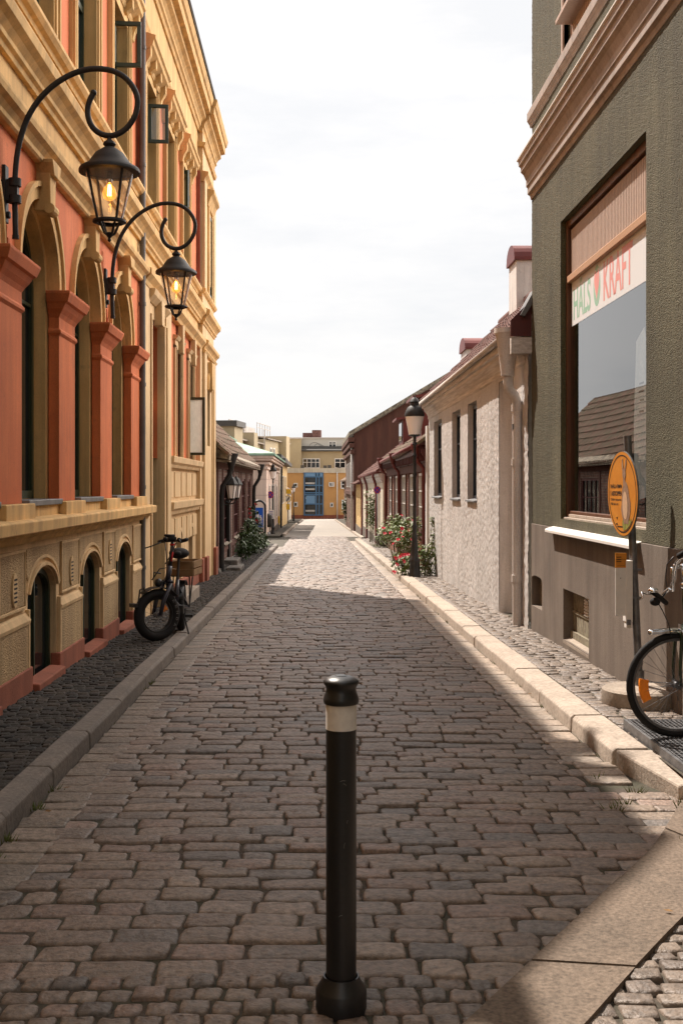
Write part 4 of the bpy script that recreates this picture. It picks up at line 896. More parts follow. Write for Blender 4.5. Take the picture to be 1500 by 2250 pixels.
def grain_wall(name, mp, m, parent, u0, u1, z0, z1, n, ops, step, amp, seed, wave=0.0, blur=1):
    # a roughcast face as a fine grid with its pebbly relief, openings (ua, ub, zb, zt) left out
    rs = np.random.RandomState(seed); nu, nz = int((u1-u0)/step), int((z1-z0)/step)
    def lines(a, b, k, cuts):
        g = np.linspace(a, b, k+1)
        for c in cuts:
            if a < c < b: g[np.argmin(abs(g-c))] = c
        return g
    us = lines(u0, u1, nu, [o[i] for o in ops for i in (0, 1)]); zs = lines(z0, z1, nz, [o[i] for o in ops for i in (2, 3)])
    h = rs.rand(nz+1, nu+1)
    for _ in range(blur):
        q = np.pad(h, 1, mode='edge'); h = (q[1:-1, 1:-1]*2+q[:-2, 1:-1]+q[2:, 1:-1]+q[1:-1, :-2]+q[1:-1, 2:])/6
    h = (h-h.mean())/h.std()*amp
    U, Z = np.meshgrid(us, zs); h = h+wave*np.sin(U*1.3+1.1*np.sin(Z*1.7))*np.sin(Z*1.1+.6*U)
    for ua, ub, za, zt in ops: h = np.where((U >= ua-1e-6) & (U <= ub+1e-6) & (Z >= za-1e-6) & (Z <= zt+1e-6), np.minimum(h, 0)*.3, h)
    X = np.array(mp(0, 0, 0)); ax = [np.array(mp(*e))-X for e in ((1, 0, 0), (0, 1, 0), (0, 0, 1))]
    co = X+U[..., None]*ax[0]+(n+h)[..., None]*ax[1]+Z[..., None]*ax[2]
    i = np.arange(nz)[:, None]*(nu+1)+np.arange(nu)[None]; cu, cz = (us[:-1]+us[1:])/2, (zs[:-1]+zs[1:])/2
    keep = np.ones((nz, nu), bool)
    for ua, ub, za, zt in ops: keep &= ~((cu > ua)[None] & (cu < ub)[None] & (cz > za)[:, None] & (cz < zt)[:, None])
    f = np.stack([i, i+1, i+nu+2, i+nu+1], -1)[keep]
    me = bpy.data.meshes.new(name); me.vertices.add(co.size//3); me.vertices.foreach_set('co', co.ravel())
    me.loops.add(f.size); me.loops.foreach_set('vertex_index', f.ravel()); me.polygons.add(len(f)); me.polygons.foreach_set('loop_start', np.arange(len(f))*4); me.polygons.foreach_set('loop_total', np.full(len(f), 4))
    me.update(calc_edges=True); me.validate(); me.materials.append(M[m])
    o = bpy.data.objects.new(name, me); S.collection.objects.link(o); o.parent = parent; o.matrix_parent_inverse = Matrix.Translation(-parent.location); return o
M['green2'] = mat('green_grey_grained_roughcast', (.108, .097, .057, 1), (.079, .071, .042, 1), vs=.9, bump=.008, bs=105, vor=True, streak=.18, fine=.25, grime=0.35)
M['white2'] = mat('white_grained_roughcast', (.515, .492, .475, 1), (.45, .428, .412, 1), vs=1.1, bump=.003, bs=140, streak=.10, fine=.08, grime=0.22)
grain_wall('roughcast_face', GM, 'green2', grn, 7.02, 14.21, 1.178, 7.89, .006, [(9.30, 12.54, 1.28, 4.55), (10.55, 12.4, 6.35, 7.7)], .0125, .0009, 4, wave=.003)
# ------------------------------------------------------------------ white roughcast house
WM = lambda u, n, z: (2.66-n, u, z)
wh = empty('white_house', (2.66, 20, gz(20)), 'low white roughcast house with three deep windows and red tiled roof', 'house')
W0, W1 = 14.24, 26.75
WW = [(18.82, 19.92), (20.95, 22.22), (24.05, 25.62)]
b = MB(WM); b.wall(W0, W1, -1.2, 3.5, 0, [(a, c, 1.38, 3.06, 0) for a, c in WW]+[(15.30, 16.52, -1.2, 3.14, 0)], .13)
b.face((W1, 0, -1.2), (W1, -4, -1.2), (W1, -4, 3.5), (W1, 0, 3.5)); b.face((W1, -2, 5.2), (W1, 0, 3.4), (W1, -4, 3.4)); wl = b.build('wall', 'white', wh)
b = MB(WM)
for a, c in WW:
    b.face((c-.002, .0, 1.38), (c-.002, -.13, 1.38), (c-.002, -.13, 3.05), (c-.002, .0, 3.05)); b.face((a+.002, .0, 1.38), (a+.002, -.13, 1.38), (a+.002, -.13, 3.05), (a+.002, .0, 3.05))
b.face((16.518, 0, -1), (16.518, -.24, -1), (16.518, -.24, 3.14), (16.518, 0, 3.14)); b.face((15.3, -.24, -1), (16.52, -.24, -1), (16.52, -.24, 3.14), (15.3, -.24, 3.14)); b.face((15.3, 0, 3.138), (16.52, 0, 3.138), (16.52, -.24, 3.138), (15.3, -.24, 3.138)); b.face((15.302, 0, -1), (15.302, -.24, -1), (15.302, -.24, 3.14), (15.302, 0, 3.14))
b.build('smooth_reveal', 'whitesm', wh, recalc=False)
grain_wall('roughcast_face', WM, 'white2', wh, W0, W1, -.75, 3.28, .008, [(a, c, 1.38, 3.06) for a, c in WW]+[(15.30, 16.52, -1.2, 3.14)], .022, .0030, 8, wave=.006)
for a, c in WW:
    window(wh, WM, a, c, 1.42, 3.02, -.085, fm='bluepaint', cols=((a+c)/2,), rows=(2.45,), fw=.05)
    b = MB(WM); b.ext([(-.10, 1.42), (.05, 1.395), (.055, 1.365), (-.10, 1.36)], a-.03, c+.03); b.build('window_sill', 'zinc', wh, bevel=.004)
EV = [(-.05, 3.18), (.0, 3.18), (.025, 3.21), (.03, 3.27), (.07, 3.34), (.12, 3.40), (.13, 3.45), (.17, 3.46), (.18, 3.55), (.14, 3.60), (-.05, 3.66)]
b = MB(WM); b.ext(EV, 14.40, W1+.05); b.build('eaves_cornice', 'offwhite', wh, bevel=.006)
b = MB(WM); b.tube([(14.5, .22, 3.585), (W1+.1, .22, 3.56)], .045, 10); b.build('gutter', 'offwhite', wh, smooth=True)
pantile(wh, (2.50, 14.36, 3.64), (0, 1, 0), (1, 0, .98), 12.5, 2.65, 'tile', sag=.05)
pantile(wh, (6.25, 14.36, 3.64), (0, 1, 0), (-1, 0, .98), 12.5, 2.65, 'tile', sag=.05)
b = MB(); b.lathe([(.09, 14.3), (.09, 26.9)], (4.38, 0, 5.50), 10, 'y'); b.build('ridge', 'tile', wh, smooth=True)
b = MB(lambda u, n, z: (u, n, z)); b.plate([(2.44, 3.52), (2.70, 3.52), (2.70, 3.98), (2.44, 3.72)], 14.27, 14.31); b.build('verge_board', 'maroon', wh)
b = MB(); b.box(2.44, 2.72, 14.24, 14.34, 3.30, 3.50); b.build('eaves_end', 'offwhite', wh)
b = MB(); b.plate([(2.55, 3.78), (2.60, 3.76), (2.80, 4.08), (2.74, 4.12)], 14.2, 14.6); b.build('flashing', 'zinc', wh)
def chimney(parent, x0, x1, y0, y1, z0, z1, m, cap='redmetal'):
    b = MB(); b.box(x0, x1, y0, y1, z0, z1-.34); c = b.build('chimney', m, parent, bevel=.01)
    b = MB(); xm = (x0+x1)/2; h = (y1-y0)/2
    P = [(y0-.05, z1-.40), (y1+.05, z1-.40), (y1+.05, z1-.33)]+[((y0+y1)/2+(h+.03)*math.cos(a*math.pi/10), z1-.32+.30*math.sin(a*math.pi/10)) for a in range(11)]+[(y0-.05, z1-.33)]
    bb = MB(lambda u, n, z: (n, u, z)); bb.plate(P, x0-.05, x1+.05); bb.build('chimney_hood', cap, c); return c
chimney(wh, 4.15, 4.95, 23.6, 24.5, 4.6, 6.72, 'whitesm')
# hopper and downpipe
b = MB(WM)
b.lathe([(.085, 3.05), (.10, 3.20), (.155, 3.58), (.175, 3.60), (.175, 3.66), (.155, 3.66), (.15, 3.62)], (14.62, .20, 0), 16)
b.tube([(14.62, .20, 3.10), (14.62, .20, 2.98), (14.63, .18, 2.88), (14.66, .10, 2.80), (14.69, .07, 2.72), (14.70, .065, 2.6), (14.70, .065, -.2)], .062, 12)
for z in (.4, 1.9, 2.6): b.lathe([(.074, 0), (.074, .09)], (14.70, .065, z), 12)
dp = b.build('downpipe', 'whitesm', wh, smooth=True, auto=40)
b = MB(WM); b.box(14.66, 14.73, .115, .131, 2.37, 2.44); b.build('sticker', 'zinc', wh)
b = MB(WM); b.box(W1-.02, W1+.32, -.1, .06, -1.2, 3.05); b.build('corner_post', 'whitesm', wh)

# ------------------------------------------------------------------ red half-timbered house
HM = lambda u, n, z: (2.66-n, u, z)
red = empty('half_timbered_house', (2.66, 35, gz(35)), 'low red brick half-timbered house behind the climbing roses', 'house')
H0, H1 = 27.05, 42.6
RW = [(28.0, 29.3), (30.5, 32.0), (33.4, 34.9), (36.3, 37.8), (39.6, 40.9)]
b = MB(HM); b.wall(H0, H1, -1.5, 2.6, 0, [(a, c, .55, 1.95, 0) for a, c in RW], .08); b.face((H1, 0, -1.5), (H1, -5, -1.5), (H1, -5, 2.6), (H1, 0, 2.6)); b.face((H1, 0, 2.6), (H1, -5, 2.6), (H1, -2.5, 4.6)); b.build('brick_wall', 'brickred', red)
for y in (27.3, 29.9, 32.6, 35.6, 38.6, 41.5, 42.5):
    b = MB(HM); b.box(y-.1, y+.1, -.05, .03, -1.2, 2.45); b.build('timber_post', 'redwood', red, bevel=.01)
b = MB(HM); b.box(H0, H1, -.05, .045, 1.98, 2.2); b.box(H0, H1, -.05, .035, .30, .48); b.build('timber_rail', 'redwood', red, bevel=.01)
for a, c in RW:
    window(red, HM, a, c, .58, 1.95, .02, fm='whitepaint', cols=((a*2+c)/3, (a+2*c)/3), rows=(1.1, 1.5), fw=.06, bar=.025)
    b = MB(HM); b.box(a-.12, a, 0, .045, .5, 2.0); b.box(c, c+.12, 0, .045, .5, 2.0); b.box(a-.12, c+.12, 0, .06, .46, .57); b.build('window_casing', 'redwood', red)
b = MB(HM); b.box(27.2, H1, 0, .20, 2.40, 2.55); b.ext([(.0, 2.2), (.16, 2.42), (.16, 2.5), (0, 2.5)], H0, H1)
for k in range(30): b.box(27.3+k*.52, 27.4+k*.52, 0, .19, 2.24, 2.40)
b.build('eaves_boards', 'maroon', red)
b = MB(HM); b.tube([(H0, .26, 2.62), (H1+.2, .26, 2.50)], .06, 8); b.build('gutter', 'redmetal', red, smooth=True)
b = MB(HM)
for y in (27.4, 35.6, 42.4): b.lathe([(.05, 2.3), (.13, 2.62), (.13, 2.66)], (y, .26, 0), 10); b.tube([(y, .26, 2.35), (y, .2, 2.2), (y, .07, 2.05), (y, .06, -.6)], .05, 8)
b.build('downpipe', 'redmetal', red, smooth=True)
pantile(red, (2.42, H0, 2.62), (0, 1, -.006), (1, 0, .82), H1-H0+.15, 3.0, 'oldtile', sag=.10)
pantile(red, (7.0, H0, 2.62), (0, 1, -.006), (-1, 0, .82), H1-H0+.15, 3.0, 'oldtile', sag=.10)
for y0, y1, x0, zt in ((33.0, 35.2, 3.05, 4.25), (40.6, 42.4, 3.1, 4.05)):
    b = MB(); b.box(x0, x0+2.2, y0, y1, 2.9, zt); d = b.build('dormer', 'redmetal', red)
    b = MB(lambda u, n, z: (n, u, z)); b.ext([(x0-.25, zt), (x0+2.4, zt+.35), (x0+2.4, zt+.27), (x0-.25, zt-.08)], y0-.12, y1+.12); b.build('dormer_roof', 'redmetal', d)
    b = MB(); b.box(x0-.03, x0-.005, y0+.25, y1-.25, 3.25, zt-.15); b.build('dormer_window', 'dglass', d)
chimney(red, 4.2, 4.9, 31.8, 33.0, 4.2, 5.85, 'whitesm')
# ------------------------------------------------------------------ cream house, little yellow house, tall red building
CMp = lambda u, n, z: (2.55-n, u, z)
cre = empty('cream_house', (2.55, 52, gz(52)), 'low cream rendered house with brown downpipes and a tall rose by its door', 'house')
b = MB(CMp); b.wall(43.4, 62, -1.8, 2.1, 0, [(45.3, 46.4, -.1, 1.35, 0), (48.2, 49.4, -.1, 1.35, 0), (52.6, 54.0, -.1, 1.35, 0), (57.0, 58.5, -.1, 1.35, 0)], .1); b.face((43.4, 0, -1.8), (43.4, -5, -1.8), (43.4, -5, 2.1), (43.4, 0, 2.1)); b.face((43.4, 0, 2.1), (43.4, -5, 2.1), (43.4, -2.5, 3.9)); b.face((62, 0, -1.8), (62, -5, -1.8), (62, -5, 2.1), (62, 0, 2.1)); b.build('wall', 'creamhouse', cre)
for a, c in ((45.3, 46.4), (48.2, 49.4), (52.6, 54.0), (57.0, 58.5)): window(cre, CMp, a, c, -.1, 1.35, -.04, fm='whitepaint', cols=((a+c)/2,), rows=(.9,), fw=.07)
b = MB(CMp); b.ext([(-.02, 1.75), (.03, 1.75), (.10, 1.9), (.10, 1.98), (.16, 2.0), (.16, 2.1), (-.02, 2.1)], 43.4, 62); b.build('eaves_cornice', 'offwhite', cre)
b = MB(CMp); b.tube([(43.3, .2, 2.16), (62.1, .2, 2.08)], .06, 8)
for y in (46.9, 55.5, 61.5): b.tube([(y, .2, 2.12), (y, .2, 1.98), (y, .1, 1.7), (y, .07, 1.5), (y, .07, -1.0), (y, .16, -1.1)], .055, 8)
b.build('downpipe', 'redmetal', cre, smooth=True)
b = MB(CMp); b.box(43.38, 62, -.1, .04, -1.8, gz(50)+.42); b.build('plinth', 'plinth_g', cre)
pantile(cre, (2.33, 43.3, 2.18), (0, 1, -.004), (1, 0, .78), 18.8, 2.9, 'tile', pitch=.26)
b = MB(CMp); b.box(50.0, 50.9, -.06, .0, -1.2, 1.2); b.build('door', 'maroon', cre)
yel = empty('yellow_house', (2.5, 66, gz(66)), 'tiny yellow house with brown tiled lean-to roof before the red gable', 'house')
YM = lambda u, n, z: (2.50-n, u, z)
b = MB(YM); b.wall(62.2, 71, -2, 1.7, 0, [(64.0, 65.2, -.2, 1.0, 0), (67, 68.3, -.2, 1.0, 0)], .1); b.face((62.2, 0, -2), (62.2, -3, -2), (62.2, -3, 1.7), (62.2, 0, 1.7)); b.build('wall', 'ochrehouse', yel)
for a, c in ((64.0, 65.2), (67, 68.3)): window(yel, YM, a, c, -.2, 1.0, -.04, fm='whitepaint', cols=((a+c)/2,), fw=.08)
b = MB(YM); b.box(62.18, 71, -.1, .04, -2, gz(66)+.5); b.build('plinth', 'plinth_g', yel)
pantile(yel, (2.2, 62.1, 1.72), (0, 1, 0), (1, 0, .5), 8.9, 1.5, 'tile', pitch=.28)
tal = empty('red_gabled_building', (2.4, 68, gz(68)), 'tall dark red building whose blank gable rises above the low houses', 'building')
b = MB(); b.plate([(2.36, -2), (12, -2), (12, 9.2), (9.6, 9.2), (2.36, 4.85)], 71.2, 71.6); b.build('gable_wall', 'redwood', tal)
b = MB(); b.box(2.36, 12, 71.6, 90, -2, 4.8); b.build('wall', 'brickdark', tal)
b = MB(); P = [(2.05, 4.98), (9.6, 9.5), (9.6, 9.25), (2.05, 4.72)]; b.plate(P, 70.95, 90.2); b.build('roof', 'mosseave', tal)
b = MB(lambda u, n, z: (2.36-n, u, z))
for z, n in ((4.35, .35), (4.0, .28), (3.6, .2), (1.0, .12)): b.box(71.0, 90, -.05, n, z, z+.28)
b.build('cornice', 'redwood', tal, bevel=.03)
b = MB(lambda u, n, z: (2.36-n, u, z)); b.tube([(71.4, .12, 4.3), (71.4, .12, -1.2)], .07, 8); b.build('downpipe', 'offwhite', tal, smooth=True)
for y0 in (73, 77, 81, 85): window(tal, lambda u, n, z: (2.36-n, u, z), y0, y0+1.2, 1.5, 3.2, .05, fm='whitepaint', cols=(y0+.6,), fw=.08)

def pix(Z, px, py): return Vector(((px-694)*Z/2500, Z, 1.65+(1066-py)*Z/2500))
# ------------------------------------------------------------------ old brick cottage beyond the stucco building (left)
OM = lambda u, n, z: (-2.30+n, u, z)
cot = empty('brick_cottage', (-2.3, 33, gz(33)), 'old dark half-timbered brick cottage with sagging tiled roof beyond the stucco building', 'house')
b = MB(OM); b.wall(26.4, 41.2, -1.4, 2.32, 0, [(28.2, 30.3, .2, 1.85, 0), (31.8, 33.9, .2, 1.85, 0), (35.2, 37.0, .2, 1.85, 0), (38.2, 39.8, .2, 1.85, 0)], .1); b.face((41.2, 0, -1.4), (41.2, -5, -1.4), (41.2, -5, 2.3), (41.2, 0, 2.3)); b.face((41.2, 0, 2.3), (41.2, -5, 2.3), (41.2, -2.5, 4.9)); b.build('brick_wall', 'brickdark', cot)
for y in (26.6, 28.0, 30.5, 31.6, 34.1, 35.0, 37.2, 38.0, 40.0, 41.1):
    b = MB(OM); b.box(y-.09, y+.09, -.05, .025, -.5, 2.2); b.build('timber_post', 'redwood', cot, bevel=.01)
b = MB(OM); b.box(29.55, 29.9, -.02, .06, -.8, 2.3); o = b.build('timber_post', 'blackwood', cot, bevel=.01); o['label'] = 'tarred black post'
b = MB(OM); b.box(26.4, 41.2, -.05, .035, 2.05, 2.3); b.box(26.4, 41.2, -.05, .03, .0, .16); b.build('timber_rail', 'redwood', cot)
for i, (a, c) in enumerate(((28.2, 30.3), (31.8, 33.9), (35.2, 37.0), (38.2, 39.8))):
    window(cot, OM, a, c, .2, 1.85, -.03, fm='maroon', cols=[a+(c-a)*k/4 for k in (1, 2, 3)], rows=(.8, 1.3), fw=.07)
    b = MB(OM); b.ext([(0, .2), (.07, .17), (.07, .14), (0, .12)], a-.05, c+.05); b.build('window_sill', 'mosseave', cot)
grain_wall('stone_plinth', OM, 'stone', cot, 26.3, 41.2, -1.0, -.30, .07, [], .07, .035, 12, blur=1)
b = MB(OM); b.box(26.3, 41.2, .0, .06, -.36, -.30); b.build('plinth_ledge', 'stone', cot, bevel=.02)
b = MB(OM); b.ext([(-.05, 2.3), (.30, 2.24), (.32, 2.32), (-.05, 2.55)], 26.2, 41.4)
for k in range(46): y = 26.3+k*.33; b.ext([(.0, 2.2), (.31, 2.19), (.32, 2.22), (0, 2.26)], y, y+rnd.uniform(.2, .31))
b.build('eaves_boards', 'mosseave', cot)
pantile(cot, (-2.02, 26.0, 2.36), (0, 1, -.004), (-1, 0, .98), 15.5, 3.6, 'oldtile', sag=.12, pitch=.24)
pantile(cot, (-7.1, 26.0, 2.36), (0, 1, -.004), (1, 0, .98), 15.5, 3.6, 'oldtile', sag=.12, pitch=.24)
b = MB(OM)
for y in (26.9, 40.9): b.lathe([(.05, 1.98), (.10, 2.18), (.17, 2.36), (.17, 2.40)], (y, .30, 0), 10); b.tube([(y, .30, 2.1), (y-.02, .26, 1.88), (y-.05, .1, 1.62), (y-.05, .08, 1.4), (y-.05, .08, -1)], .06, 8)
b.build('downpipe', 'blackiron', cot, smooth=True, auto=45)
for x0, x1, y0, y1, z in ((-2.3, -1.93, 28.1, 29.3, -.20), (-2.15, -1.80, 27.2, 28.6, -.32)):
    b = MB(); b.box(x0, x1, y0, y1, -1, z); b.build('entrance_step', 'stone', cot, bevel=.03)
def small_wall_lantern(y, label):
    t = empty('wall_lantern', (-2.26, y, 1.75), label, 'wall lantern', 'paired lanterns on the brick cottage')
    b = MB(lambda u, n, z: (-2.0+u, y+n, z)); b.tube([(-.28, 0, 1.25), (-.14, 0, 1.18), (-.05, 0, 1.2), (0, 0, 1.30)], .018, 6); b.lathe([(.02, 1.28), (.06, 1.31), (.075, 1.33)], (0, 0, 0), 8); b.build('bracket', 'blackiron', t)
    b = MB(lambda u, n, z: (-2.0+u, y+n, z)); b.lathe([(.075, 1.33), (.135, 1.66)], (0, 0, 0), 6, cap=False); b.build('lamp_glass', 'lampwhite', t)
    b = MB(lambda u, n, z: (-2.0+u, y+n, z)); b.lathe([(.165, 1.65), (.16, 1.68), (.09, 1.80), (.04, 1.84), (.015, 1.88)], (0, 0, 0), 6)
    b.build('lamp_cap', 'blackiron', t); b = MB(lambda u, n, z: (-2.0+u, y+n, z))
    for k in range(6): a = math.pi*k/3; b.tube([(.078*math.cos(a), .078*math.sin(a), 1.33), (.138*math.cos(a), .138*math.sin(a), 1.66)], .009, 5)
    b.lathe([(.145, 1.645), (.145, 1.66)], (0, 0, 0), 6); b.lathe([(.082, 1.325), (.082, 1.34)], (0, 0, 0), 6); b.build('lamp_cage', 'blackiron', t)
small_wall_lantern(27.0, 'black wall lantern on the brick cottage, left one of two close together'); small_wall_lantern(28.6, 'black wall lantern on the brick cottage, right one of two close together')
# ------------------------------------------------------------------ pale pink house, ochre house and low row beyond (left)
KM = lambda u, n, z: (-2.62+n, u, z)
pk = empty('pink_house', (-2.6, 70, gz(70)), 'pale pink rendered house with green copper roof', 'house')
b = MB(); b.box(-11, -2.62, 60.2, 80, -3, 2.95); b.build('wall', 'pinkhouse', pk)
b = MB()
for z in (-.6, .25, 1.1, 1.95): b.box(-11, -2.612, 60.192, 80, z, z+.03)
M['groove'] = mat('grey_pink_groove', (.42, .31, .26, 1)); b.build('render_joint', 'groove', pk)
b = MB(); 
for z, e in ((2.5, .08), (2.75, .16), (2.95, .3), (3.08, .38)): b.box(-11.3, -2.62+e, 60.2-e, 80+e, z, z+.125)
b.build('cornice', 'pinkhouse', pk)
b = MB(); P0 = [(-11.6, 59.75), (-2.15, 59.75), (-2.15, 80.4), (-11.6, 80.4)]; P1 = [(-10, 63), (-5.4, 63), (-5.4, 78), (-10, 78)]
lo = [b.pt(x, y, 3.21) for x, y in P0]; mi = [b.pt(x, y, 3.33) for x, y in P0]; hi = [b.pt(x, y, 4.35) for x, y in P1]; h2 = [b.pt(x, y, 4.75) for x, y in P1]
for q, r_ in ((lo, mi), (mi, hi), (hi, h2)):
    for i in range(4): j = (i+1) % 4; b.idx(q[i], q[j], r_[j], r_[i])
b.idx(*h2); b.build('roof', 'copper', pk)
for y0 in (63, 67, 71, 75): window(pk, KM, y0, y0+1.3, -.5, 1.7, .03, fm='whitepaint', cols=(y0+.65,), rows=(1.0,), fw=.08)
b = MB(); b.box(-11, -2.56, 60.14, 80, -3, -.95); b.build('plinth', 'plinth_g', pk)
oc = empty('ochre_house', (-2.7, 94, gz(94)), 'narrow ochre house with dark eaves between pink house and low row', 'house')
b = MB(); b.box(-10, -2.62, 82, 104, -3, 3.3); b.build('wall', 'ochrehouse', oc)
b = MB(); b.box(-10.2, -2.2, 81.7, 104.3, 3.3, 3.6); b.box(-9.8, -2.5, 82, 104, 3.6, 3.9); b.build('roof', 'roofdark', oc)
b = MB(); b.box(-5, -2.6, 81.95, 86, -3, 3.0); b.build('render_front', 'creamhouse', oc)
for y0 in (84, 88, 92, 97): window(oc, KM, y0, y0+1.4, .2, 2.4, .04, fm='whitepaint', cols=(y0+.7,), fw=.09); 
b = MB(lambda u, n, z: (-2.62+n, u, z)); b.tube([(82.3, .15, 3.3), (82.3, .1, -1.6)], .07, 6); b.build('downpipe', 'blackiron', oc)
lr = empty('low_row_house', (-2.8, 120, gz(120)), 'low cream row house with dark tiled roof near the street end', 'house')
b = MB(); b.box(-9, -3.0, 106, 138, -4, .9); b.build('wall', 'creamhouse', lr); gable(lr, -9.4, -2.7, -6.2, 105.8, 138.3, .85, 3.6, .15, 'oldtile')
for k in range(6): y0 = 108+k*5; window(lr, lambda u, n, z: (-3.0+n, u, z), y0, y0+1.5, -1.2, .4, .04, fm='whitepaint', cols=(y0+.75,), fw=.1)
rr = empty('brown_row_house', (3, 115, gz(115)), 'brown brick row house beyond the red gabled building', 'house')
b = MB(); b.box(3.4, 12, 91, 138, -4, 2.2); b.build('wall', 'brickdark', rr); gable(rr, 2.9, 12.4, 7.5, 91, 138.2, 2.2, 5.2, .15, 'oldtile')
# ------------------------------------------------------------------ apricot building closing the street, apartment blocks behind
FM = lambda u, n, z: (u, 153-n, z)
ap = empty('apricot_building', (1, 153, gz(153)), 'apricot two-storey building with blue glazed stairwell closing the street', 'building')
b = MB(FM); b.box(-11, 9.5, -14, 0, -4, 3.3); b.build('wall', 'facade_y', ap)
b = MB(FM); b.box(-11.2, 9.7, -14.2, .12, 3.3, 3.95); b.build('parapet', 'creamhouse', ap)
b = MB(FM); b.box(-11, 9.5, 0, .06, -4, -2.35); b.build('plinth', 'plinth_red', ap)
x0, x1 = -1.65, 1.0
b = MB(FM)
for u in (x0, -.05, .35, x1-.14): b.box(u, u+.16, 0, .16, -2.45, 3.35)
for z in (-2.45, -.95, .3, .55, 1.55, 2.7, 3.2): b.box(x0, x1, 0, .15, z, z+.16)
b.box(x0, x1, .0, .13, 2.75, 3.3)
st = b.build('glazed_stairwell', 'blueglaz', ap)
b = MB(FM); b.box(x0+.05, x1-.05, .02, .05, -2.4, 2.8); b.build('pane', 'dglass', st)
b = MB(FM); b.box(x0+.3, -.1, .05, .08, -.8, .25); b.box(x0+.1, x1-.1, .13, .16, 2.85, 3.25); b.build('blue_panel', 'bluepanel', st)
b = MB(FM)
for z in (-1.9, -.2, 1.0, 1.8): b.box(x0+.25, -.15, .045, .07, z, z+.22)
b.build('pale_landing', 'offwhite', st)
for u0, u1, z0, z1 in ((-3.0, -2.45, 1.35, 1.95), (-3.0, -2.45, -1.25, -.6), (1.75, 2.35, 1.45, 2.05), (1.9, 2.35, -1.3, -.7), (3.35, 4.7, 1.2, 2.3), (3.45, 4.7, -1.6, -.3), (6, 7.4, 1.2, 2.3), (6, 7.4, -1.6, -.3)):
    w_ = window(ap, FM, u0, u1, z0, z1, .09, fm='whitepaint', fw=.12, cols=((u0+u1)/2,) if u1-u0 > 1 else (), rows=((z0+z1)/2,) if u1-u0 > 1 else (), bar=.09, depth=.09)
for uc, zc, wd, hh in ((4.02, 1.75, 1.5, 1.2), (2.05, 1.75, .75, .6)):      # tilted open panes
    mp = lambda u, n, z: (u, 153-.15-n-(z-zc)*-.25, z)
    b = MB(mp)
    for a in ((uc-wd/2, uc-wd/2+.1), (uc+wd/2-.1, uc+wd/2), (uc-.05, uc+.05)): b.box(a[0]+.05, a[1]+.05, 0, .08, zc-hh/2, zc+hh/2)
    for z in (zc-hh/2, zc+hh/2-.09): b.box(uc-wd/2+.05, uc+wd/2+.05, 0, .08, z, z+.09)
    b.build('open_casement', 'whitepaint', ap)
b = MB(FM); b.tube([(2.85, .16, 3.4), (2.85, .16, -3.6)], .07, 8); b.build('downpipe', 'whitepaint', ap, smooth=True)
b = MB(FM); 
for u, h in ((-2.1, .45), (1.0, .4), (1.6, .45), (2.9, .2)): b.box(u, u+.5, -3, -2.5, 3.95, 3.95+h)
b.build('roof_vent', 'roofdark', ap)
BM = lambda u, n, z: (u, 172-n, z)
bl = empty('beige_apartment_block', (3, 172, gz(165)), 'beige apartment block with grey attic and round brick chimney behind the apricot building', 'building')
b = MB(BM); b.box(-7, 16, -14, 0, -4, 6.8); b.box(-9, -2.2, -13, 1.5, -4, 8.6); b.build('wall', 'facade_b', bl)
b = MB(BM); b.ext([(.5, 6.75), (.5, 6.95), (-1.2, 7.6), (-1.2, 6.75)], -2.2, 16); b.build('lower_roof', 'roofdark', bl)
b = MB(BM); b.box(-2.2, 16, -12, -1.2, 7.0, 8.75); at_ = b.build('attic', 'facade_w', bl)
b = MB(BM); b.box(-9.2, 16.2, -13, -1.0, 8.75, 8.92); b.box(-9.2, -2.1, -13, 1.7, 8.6, 8.8); b.build('attic_roof', 'offwhite', bl)
for u0, u1, z0, z1, n in ((-6.0, -4.9, 3.2, 5.0, 1.55), (-2.0, .6, 4.2, 5.7, .05), (2.8, 4.5, 4.2, 5.7, .05), (6.8, 9.6, 4.2, 5.7, .05), (1.9, 3.1, 7.35, 8.3, -1.15), (7.4, 8.6, 7.35, 8.3, -1.15)):
    window(bl, BM, u0, u1, z0, z1, n+.05, fm='whitepaint', fw=.12, cols=[u0+(u1-u0)*k/round((u1-u0)/.7) for k in range(1, round((u1-u0)/.7))], rows=(z0+(z1-z0)*.6,), bar=.09)
b = MB(BM)
for u in (-.2, 5.2):
    for k, r_ in enumerate((.9, .7, .45)): b.ring(u+k*.55, 7.3, r_-.07, r_-.1, r_, r_, -1.2, -1.17, 0, 180, 12)
M['grafgrey'] = mat('grey_spray_paint', (.24, .23, .22, 1)); b.build('spray_painted_arcs', 'grafgrey', at_)
b = MB(BM); b.lathe([(.74, 8.7), (.74, 10.15)], (.12, -4, 0), 20); b.build('chimney', 'brickchim', bl)
b = MB(BM); b.box(-2.05, -.62, -5, -4, 8.7, 9.75); b.build('chimney', 'brickchim', bl)
A0, B0 = Vector((-11.2, 108)), Vector((-3.9, 164)); d_ = (B0-A0).normalized(); nn = Vector((d_.y, -d_.x))
AM = lambda u, n, z: (A0.x+d_.x*u+nn.x*n, A0.y+d_.y*u+nn.y*n, z)
bk = empty('stepped_apartment_block', (A0.x, A0.y, gz(120)), 'long stepped beige apartment block with roof terraces behind the brick cottage', 'building')
b = MB(AM); b.box(-12, 16, -12, .0, -4, 6.75); b.box(16, 38, -12, -.8, -4, 6.85); b.box(38, 57, -12, -.2, -4, 7.55); b.box(12.5, 17, -4, 1.0, -4, 7.9); b.box(27, 29.5, -4, .4, -4, 7.9); b.box(49, 52, -4, .8, -4, 8.4); b.build('wall', 'facade_b', bk)
